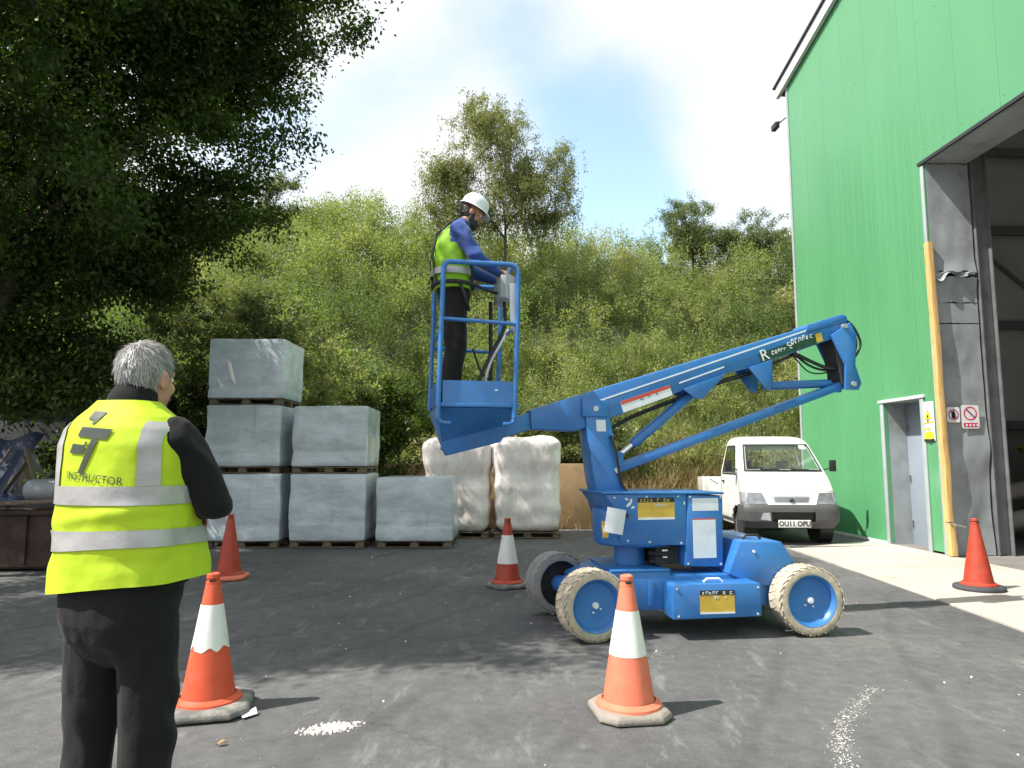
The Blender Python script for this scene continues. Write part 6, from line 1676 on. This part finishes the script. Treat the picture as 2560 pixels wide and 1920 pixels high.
def grass(name, label, cat, n, region, h, mat, tintm):
    """thin blades standing in tufts"""
    xs, ys = [], []
    m = n // 14
    cx = RNG.uniform(region[0], region[1], m); t = RNG.random(m)
    cy = np.array([foot(x) for x in cx]) + region[2] + (region[3] - region[2]) * t
    X = np.repeat(cx, 14) + RNG.normal(0, 0.10, m * 14); Y = np.repeat(cy, 14) + RNG.normal(0, 0.10, m * 14)
    Z = np.array([max(0.0, hill_z(a, b) - 0.06) for a, b in zip(X, Y)])
    N = len(X); H = h * RNG.uniform(0.5, 1.4, N) * np.repeat(RNG.uniform(0.6, 1.25, m), 14)
    ang = RNG.uniform(0, 2 * PI, N); w = 0.006 + 0.006 * RNG.random(N)
    sd = np.stack([np.cos(ang), np.sin(ang), np.zeros(N)], 1) * w[:, None]
    ln = RNG.normal(size=(N, 3)) * 0.28 * H[:, None]; ln[:, 2] = 0
    p = np.stack([X, Y, Z], 1); mid = p + ln * 0.35 + np.array([0, 0, 1]) * (H * 0.6)[:, None]; tip = p + ln + np.array([0, 0, 1]) * (H * 0.95)[:, None]
    co = np.stack([p - sd, p + sd, mid + sd * .7, mid - sd * .7, mid - sd * .7, mid + sd * .7, tip + sd * .1, tip - sd * .1], 1).reshape(-1, 3)
    q = np.arange(len(co)).reshape(-1, 4)
    tint = np.repeat(np.clip(tintm + np.repeat(RNG.normal(0, 0.18, m), 14) + RNG.normal(0, 0.1, N), 0, 1), 2)
    o = obj(name, fast_mesh(name, co, q, tint), mat); tag(o, label, cat, kind='stuff')
grass('dry_grass', 'dry straw coloured grass along the foot of the slope', 'grass', 34000, (-2.2, 8, -0.5, 2.3), 0.40, 'leaf_dry', 0.5)
grass('green_grass', 'longer green grass on the slope behind the pickup', 'grass', 20000, (-3.0, 10, 1.5, 5.0), 0.55, 'leaf_scrub', 0.62)
# ------------------------------------------------------------------ trees and bushes that stand out of it
def zt(x, y): return hill_z(x, y) - 0.05
b = (-0.25, 21.0, zt(-0.25, 21))
tree('feathery_tree', 'tall loose feathery tree rising above the slope behind the cage', b,
     [[(b[0], 21, b[2]), (-0.2, 21, 8.6), (-0.35, 21, 10.2), (-0.4, 21, 11.8)], [(-0.2, 21, 8.6), (0.7, 21, 9.8), (1.3, 21.1, 10.6)], [(-0.2, 21, 8.4), (-1.2, 20.9, 9.2), (-1.9, 20.9, 9.8)]],
     [((-0.75, 21, 11.2), (1.25, 1.2, 1.45), 0.34), ((1.05, 21.1, 10.2), (1.0, 1.0, 1.35), 0.24), ((-2.05, 20.9, 9.6), (1.05, 1.0, 1.1), 0.20), ((-0.2, 21, 9.4), (1.8, 1.1, 1.0), 0.22)],
     640, 58, 0.078, 'leaf_tall', 'bark_grey', weep=1.05, spread=0.10, shell=0.3, droop=0.55, aspect=0.34, tintc=(0.74, 0.18), tip_r=0.005)
b = (6.4, 24.0, zt(6.4, 24))
tree('conifer_tree', 'taller dark bushy pine on the skyline beside the green warehouse', b, [[(6.4, 24, b[2]), (6.4, 24, 9.4), (6.42, 24, 10.5)]],
     [((6.4, 24, 9.75), (0.95, 0.9, 0.85), 0.75), ((6.0, 24, 9.1), (1.0, 0.8, 0.6), 0.25)], 260, 70, 0.085, 'leaf_pine', spread=0.09, shell=0.35, droop=-0.3, aspect=0.3, group='pines on the skyline')
b = (8.5, 24.0, zt(8.5, 24))
tree('conifer_tree', 'lower dark bushy pine on the skyline touching the green warehouse', b, [[(8.5, 24, b[2]), (8.5, 24, 9.2), (8.5, 24, 10.0)]],
     [((8.5, 24, 9.4), (1.05, 0.9, 0.75), 0.75), ((7.7, 24, 9.0), (0.7, 0.7, 0.5), 0.25)], 240, 70, 0.085, 'leaf_pine', spread=0.09, shell=0.35, droop=-0.3, aspect=0.3, group='pines on the skyline')
b = (-8.0, 22.5, zt(-8, 22.5))
tree('young_tree', 'dark young tree on the skyline at the edge of the big crown', b, [[(-8.0, 22.5, b[2]), (-7.9, 22.5, 10.0), (-7.9, 22.5, 10.9)]],
     [((-7.9, 22.5, 10.0), (0.75, 0.7, 1.0), 0.7), ((-8.6, 22.5, 9.4), (0.8, 0.7, 0.8), 0.3)], 170, 60, 0.085, 'leaf_tall', spread=0.10, shell=0.3, aspect=0.4, tintc=(0.25, 0.15))
def bush(name, label, c, r, n, leaf, mat, tintc, petals=0, base=None):
    base = base or (c[0], c[1], zt(c[0], c[1]) if zt(c[0], c[1]) > 0 else 0.0)
    t = thing(name, label, 'bush', base)
    tips = ellipsoid_pts(n, c, r, 0.5); tips = tips[tips[:, 2] > base[2] + 0.15]
    roots = [[(base[0], base[1], base[2] - 0.05), (base[0] + 0.05, base[1], base[2] + 0.4), (c[0], c[1], c[2])]]
    A, Pn, ids = skeleton(roots, tips)
    wood_mesh('stems', A - np.array(base), Pn, 'bark', t, 0.004)
    p, ax = sprays(A, Pn, ids, 60, 0.09)
    tint = np.clip(np.repeat(RNG.normal(tintc, 0.18, len(p) // 60 + 1), 60)[:len(p)] + RNG.normal(0, .1, len(p)), 0, 1)
    leaves('foliage', p - np.array(base), leaf * RNG.uniform(0.7, 1.3, len(p)), tint, mat, t, 0.55, bias=np.array([0, -0.2, 0.9]), axis=ax * 0.6)
    if petals:
        k = RNG.integers(0, len(p), petals); q = p[k] + np.array([0.0, -0.05, 0.05])
        q = np.repeat(q, 5, 0) + RNG.normal(0, 0.022, (petals * 5, 3))
        o = leaves('blossom', q - np.array(base), RNG.uniform(0.03, 0.05, len(q)), RNG.random(len(q)), 'petal', t, 0.8, bias=np.array([0, -0.6, 0.8])); o['kind'] = 'stuff'
    return t
bush('yellow_green_bush', 'bright yellow green bush behind the stack of two', (-3.65, 14.1, 2.9), (0.95, 0.7, 1.2), 190, 0.075, 'leaf_scrub', 0.62)
bush('blossoming_bush', 'glossy bush with white blossom behind the top grey block', (-5.75, 13.6, 3.3), (1.5, 0.8, 1.6), 330, 0.085, 'leaf_tall', 0.35, 90)
bush('dark_bush', 'dark green bush between the stack of two and the cage', (-2.35, 14.5, 1.6), (1.0, 0.6, 1.7), 240, 0.08, 'leaf_big', 0.55)
bush('bramble_bush', 'low bramble with pale flowers under the boom', (1.3, 16.6, 1.9), (1.5, 0.7, 0.8), 220, 0.075, 'leaf_tall', 0.4, 70)
bush('shaded_bush', 'dark bush filling the shade behind the rubbish heap', (-7.8, 12.2, 1.7), (2.2, 1.0, 1.9), 330, 0.09, 'leaf_big', 0.4)
bush('shaded_bush', 'dark bush between the rubbish heap and the left stack', (-5.9, 12.9, 1.5), (1.0, 0.8, 1.6), 200, 0.085, 'leaf_big', 0.45)
# ------------------------------------------------------------------ heap at the left edge, in the shade
pmat('rusty', (0.045, 0.024, 0.017), 0.8, var=0.4, vscale=5, bump=0.3, bscale=30, dirt=((0.07, 0.05, 0.04), 0.5, 5))
pmat('pipe_grey', (0.25, 0.27, 0.29), 0.5, var=0.15)
pmat('sheet_blue', (0.010, 0.024, 0.07), 0.45, var=0.2)
pmat('old_wood', (0.16, 0.12, 0.085), 0.85, var=0.3, vscale=8, bump=0.3, bscale=30, stretch=(1, 6, 6))
pmat('pale_grey', (0.55, 0.58, 0.60), 0.5, var=0.12, vscale=3, dirt=((0.3, 0.3, 0.28), 0.35, 4))
sk = thing('rusty_skip', 'rusty brown steel skip heaped with scrap behind the man', 'skip', (-6.75, 9.6, 0.0), R(4))
def skp(x0, x1, y, z): return [(x0, y, z), (x1, y, z)]
G().prism([(-1.05, 0.06), (0.80, 0.06), (1.05, 0.72), (-1.3, 0.72)], -0.60, -0.57).build('front_plate', 'rusty', sk)
G().prism([(-1.05, 0.06), (0.80, 0.06), (1.05, 0.72), (-1.3, 0.72)], 0.57, 0.60).build('back_plate', 'rusty', sk)
G().bar((0.80, 0, 0.06), (1.05, 0, 0.72), 1.138, 0.03).build('end_plate', 'rusty', sk); G().bar((-1.05, 0, 0.06), (-1.3, 0, 0.72), 1.138, 0.03).build('end_plate', 'rusty', sk)
G().box((-0.12, 0, 0.05), (1.84, 1.138, 0.03)).build('bottom_plate', 'rusty', sk)
G().tube([(-1.33, -0.62, 0.74), (1.08, -0.62, 0.74)], 0.04, 12).build('rim_tube', 'rusty', sk)
for x in (-0.7, -0.1, 0.5): G().box((x, -0.62, 0.40), (0.06, 0.04, 0.6)).build('stiffener', 'rusty', sk)
fill = G().grid(lambda u, v: (-1.15 + 2.1 * u, -0.55 + 1.1 * v, 0.60 + 0.14 * noise.noise((u * 5, v * 4, 3)) + 0.10 * math.sin(u * PI)), 30, 16).build('scrap_fill', 'grime', sk, smooth=40)
a = Vector((-6.25, 9.15, 1.02)); o = G().lathe([(0.125, 0), (0.14, 0), (0.14, 1.3), (0.125, 1.3), (0.125, 0.01)], 28, Matrix.Translation(a) @ Matrix.Rotation(R(88), 4, 'Y') @ Matrix.Rotation(R(8), 4, 'X'), cap=False).build('grey_pipe', 'pipe_grey', None)
tag(o, 'short grey plastic pipe lying on the skip behind the man', 'pipe')
o = G().grid(lambda u, v: (-7.5 + 1.0 * u, 9.1 + 0.5 * v, 0.86 + 0.05 * math.sin(u * 4) + 0.08 * v), 10, 6).build('blue_sheet', 'sheet_blue', None, solid=0.006); tag(o, 'small blue sheet lying over the edge of the skip', 'sheet')
o = G().grid(lambda u, v: (-7.6 + 0.7 * u + 0.2 * v, 9.7 + 0.3 * v, 1.0 + 0.75 * v + 0.06 * math.sin(u * 6 + v * 3)), 12, 10).build('blue_tarpaulin', 'sheet_blue', None, solid=0.006, smooth=60); tag(o, 'dark blue tarpaulin bunched up on the heap at the left edge', 'tarpaulin')
rs = random.Random(5)
for k in range(7):
    p = Vector((-7.3 + 0.28 * k, 9.45 + rs.uniform(-.2, .3), 0.86)); q = p + Vector((rs.uniform(-.5, .5), rs.uniform(-.1, .4), rs.uniform(0.35, 0.75)))
    o = G().bar(p, q, 0.07, 0.025).build('scrap_plank', 'old_wood', None, bevel=0.003)
    tag(o, 'old grey plank, ' + ('leftmost', 'second from the left', 'third from the left', 'middle one', 'third from the right', 'second from the right', 'rightmost')[k] + ' of seven sticking out of the skip', 'plank', 'planks in the scrap heap')
o = G().bar((-7.6, 8.95, 0.80), (-5.75, 9.0, 0.90), 0.16, 0.05).build('scaffold_board', 'old_wood', None, bevel=0.004); tag(o, 'long dark board laid along the front rim of the skip', 'board')
bx_ = thing('pale_standin', 'dark container block with a pale grey top, put in for a light patch seen through branches', 'standin', (-7.55, 12.0, 0.0), R(8))  # stand-in block: pale top imitates a light patch, body dark beneath it
G().box((0, 0, 1.35), (2.0, 1.0, 1.9)).build('standin_body', 'grime', bx_, bevel=0.03)
G().box((0, 0, 2.56), (2.1, 1.1, 0.50)).build('standin_top', 'pale_grey', bx_, bevel=0.06)
for x in (-0.9, 0.9): G().box((x, 0, 0.2), (0.2, 0.9, 0.4)).build('foot', 'old_wood', bx_, bevel=0.01)
# grey shed roof just showing behind the skyline
sh = thing('far_shed', 'distant pale grey shed roof just above the skyline by the warehouse', 'shed', (18.2, 40, 6.0))
G().box((0, 2, 3.9), (5.6, 6, 7.8)).build('wall', 'pale_grey', sh); G().prism([(-3.0, 7.8), (3.0, 7.8), (3.0, 8.0), (0, 8.9), (-3.0, 8.0)], -1.3, 5.3).build('roof', 'roof_grey', sh)
# ------------------------------------------------------------------ litter on the asphalt
pmat('stone_white', (0.62, 0.58, 0.55), 0.8, var=0.2, vscale=20)
pmat('paper', (0.75, 0.77, 0.82), 0.6, var=0.05)
pmat('leaf_brown', (0.42, 0.20, 0.06), 0.7, var=0.2)
def chips(name, label, cat, pts, sizes, mat, flat_=0.6):
    co, fs = [], []
    for (x, y), s in zip(pts, sizes):
        o = len(co); a0 = random.random() * 6.28; z = ground_z(x, y)
        for k in range(5):
            a = a0 + 2 * PI * k / 5; r = s * random.uniform(0.6, 1.1); co.append((x + r * math.cos(a), y + r * math.sin(a), z - 0.002))
        for k in range(5):
            a = a0 + 2 * PI * k / 5 + 0.2; r = s * random.uniform(0.45, 0.8); co.append((x + r * math.cos(a), y + r * math.sin(a), z + s * flat_ * random.uniform(0.7, 1.2)))
        co.append((x, y, z + s * flat_ * 1.35))
        for k in range(5): fs += [(o + k, o + (k + 1) % 5, o + 5 + (k + 1) % 5), (o + k, o + 5 + (k + 1) % 5, o + 5 + k), (o + 5 + k, o + 5 + (k + 1) % 5, o + 10)]
    me = bpy.data.meshes.new(name); me.from_pydata(co, [], fs)
    return tag(obj(name, me, mat), label, cat, kind='stuff')
random.seed(21)
P_, S_ = [], []
for k in range(620):
    u, v = random.gauss(0, 0.40), random.gauss(0, 0.38)
    if u * u + v * v > 1: continue
    P_.append((-0.965 + 0.165 * u + 0.05 * v, 3.875 + 0.105 * v + 0.02 * u)); S_.append(random.choice((0.003, 0.004, 0.006, 0.009, 0.012)))
chips('gravel_spill', 'small spill of white stones on the asphalt between the near cones', 'gravel', P_, S_, 'stone_white')
P_, S_ = [], []
for k in range(200):
    x = random.uniform(-6, 4); y = random.uniform(2.4, 11)
    P_.append((x, y)); S_.append(random.choice((0.003, 0.003, 0.004, 0.005, 0.006, 0.009)) * (1 + 0.06 * y))
chips('loose_pebbles', 'pale pebbles scattered over the whole yard', 'pebbles', P_, S_, 'stone_white')
P_, S_ = [], []
C = [(2.26, 4.52), (2.05, 4.28), (1.84, 4.02), (1.72, 3.80), (1.60, 3.58), (1.54, 3.35), (1.50, 3.1)]
for k in range(700):
    t = random.random() * (len(C) - 1); i = int(t); f = t - i
    w = 0.02 + 0.045 * (0.5 + 0.5 * noise.noise((t * 2.3, 0, 0)))
    if noise.noise((t * 3.1, 4, 0)) < -0.25: continue
    P_.append((C[i][0] * (1 - f) + C[min(i + 1, 6)][0] * f + random.gauss(0, w * 0.6), C[i][1] * (1 - f) + C[min(i + 1, 6)][1] * f + random.gauss(0, w * 0.6))); S_.append(random.uniform(0.002, 0.0065))
chips('chalk_streak', 'broken white streak of crushed stone on the asphalt at lower right', 'streak', P_, S_, 'stone_white', 0.25)
P_, S_ = [], []
for k in range(260):
    a = random.random() * 6.28; r = abs(random.gauss(0, 0.14)); P_.append((1.02 + r * 1.6 * math.cos(a), 5.22 + r * math.sin(a))); S_.append(random.uniform(0.003, 0.008))
chips('grit_patch', 'patch of grey grit under the lift beside the front wheel', 'grit', P_, S_, 'cone_base_grey')
o = G().grid(lambda u, v: (0.09 * u + 0.02 * v, 0.05 * v, 0.004 + 0.02 * u * v), 4, 3).build('paper_scrap', 'paper', None, solid=0.001, smooth=60)
o.location = (-1.475, 3.985, 0.001); o.rotation_euler = (0, 0, 0.9); tag(o, 'white paper scrap at the edge of the near left cone base', 'paper')
for (x, y), lab in (((-1.43, 3.66), 'brown dead leaf on the asphalt in front of the near left cone'), ((0.385, 3.30), 'brown dead leaf on the asphalt at the bottom edge')):
    o = G().grid(lambda u, v: (0.030 * (u - .5) * math.sin(v * PI) , 0.05 * v, 0.004 + 0.012 * abs(u - .5) + 0.006 * math.sin(v * 5)), 6, 8).build('dead_leaf', 'leaf_brown', None, smooth=60)
    o.location = (x, y, 0.0); o.rotation_euler = (0, 0, x * 3); tag(o, lab, 'leaf')
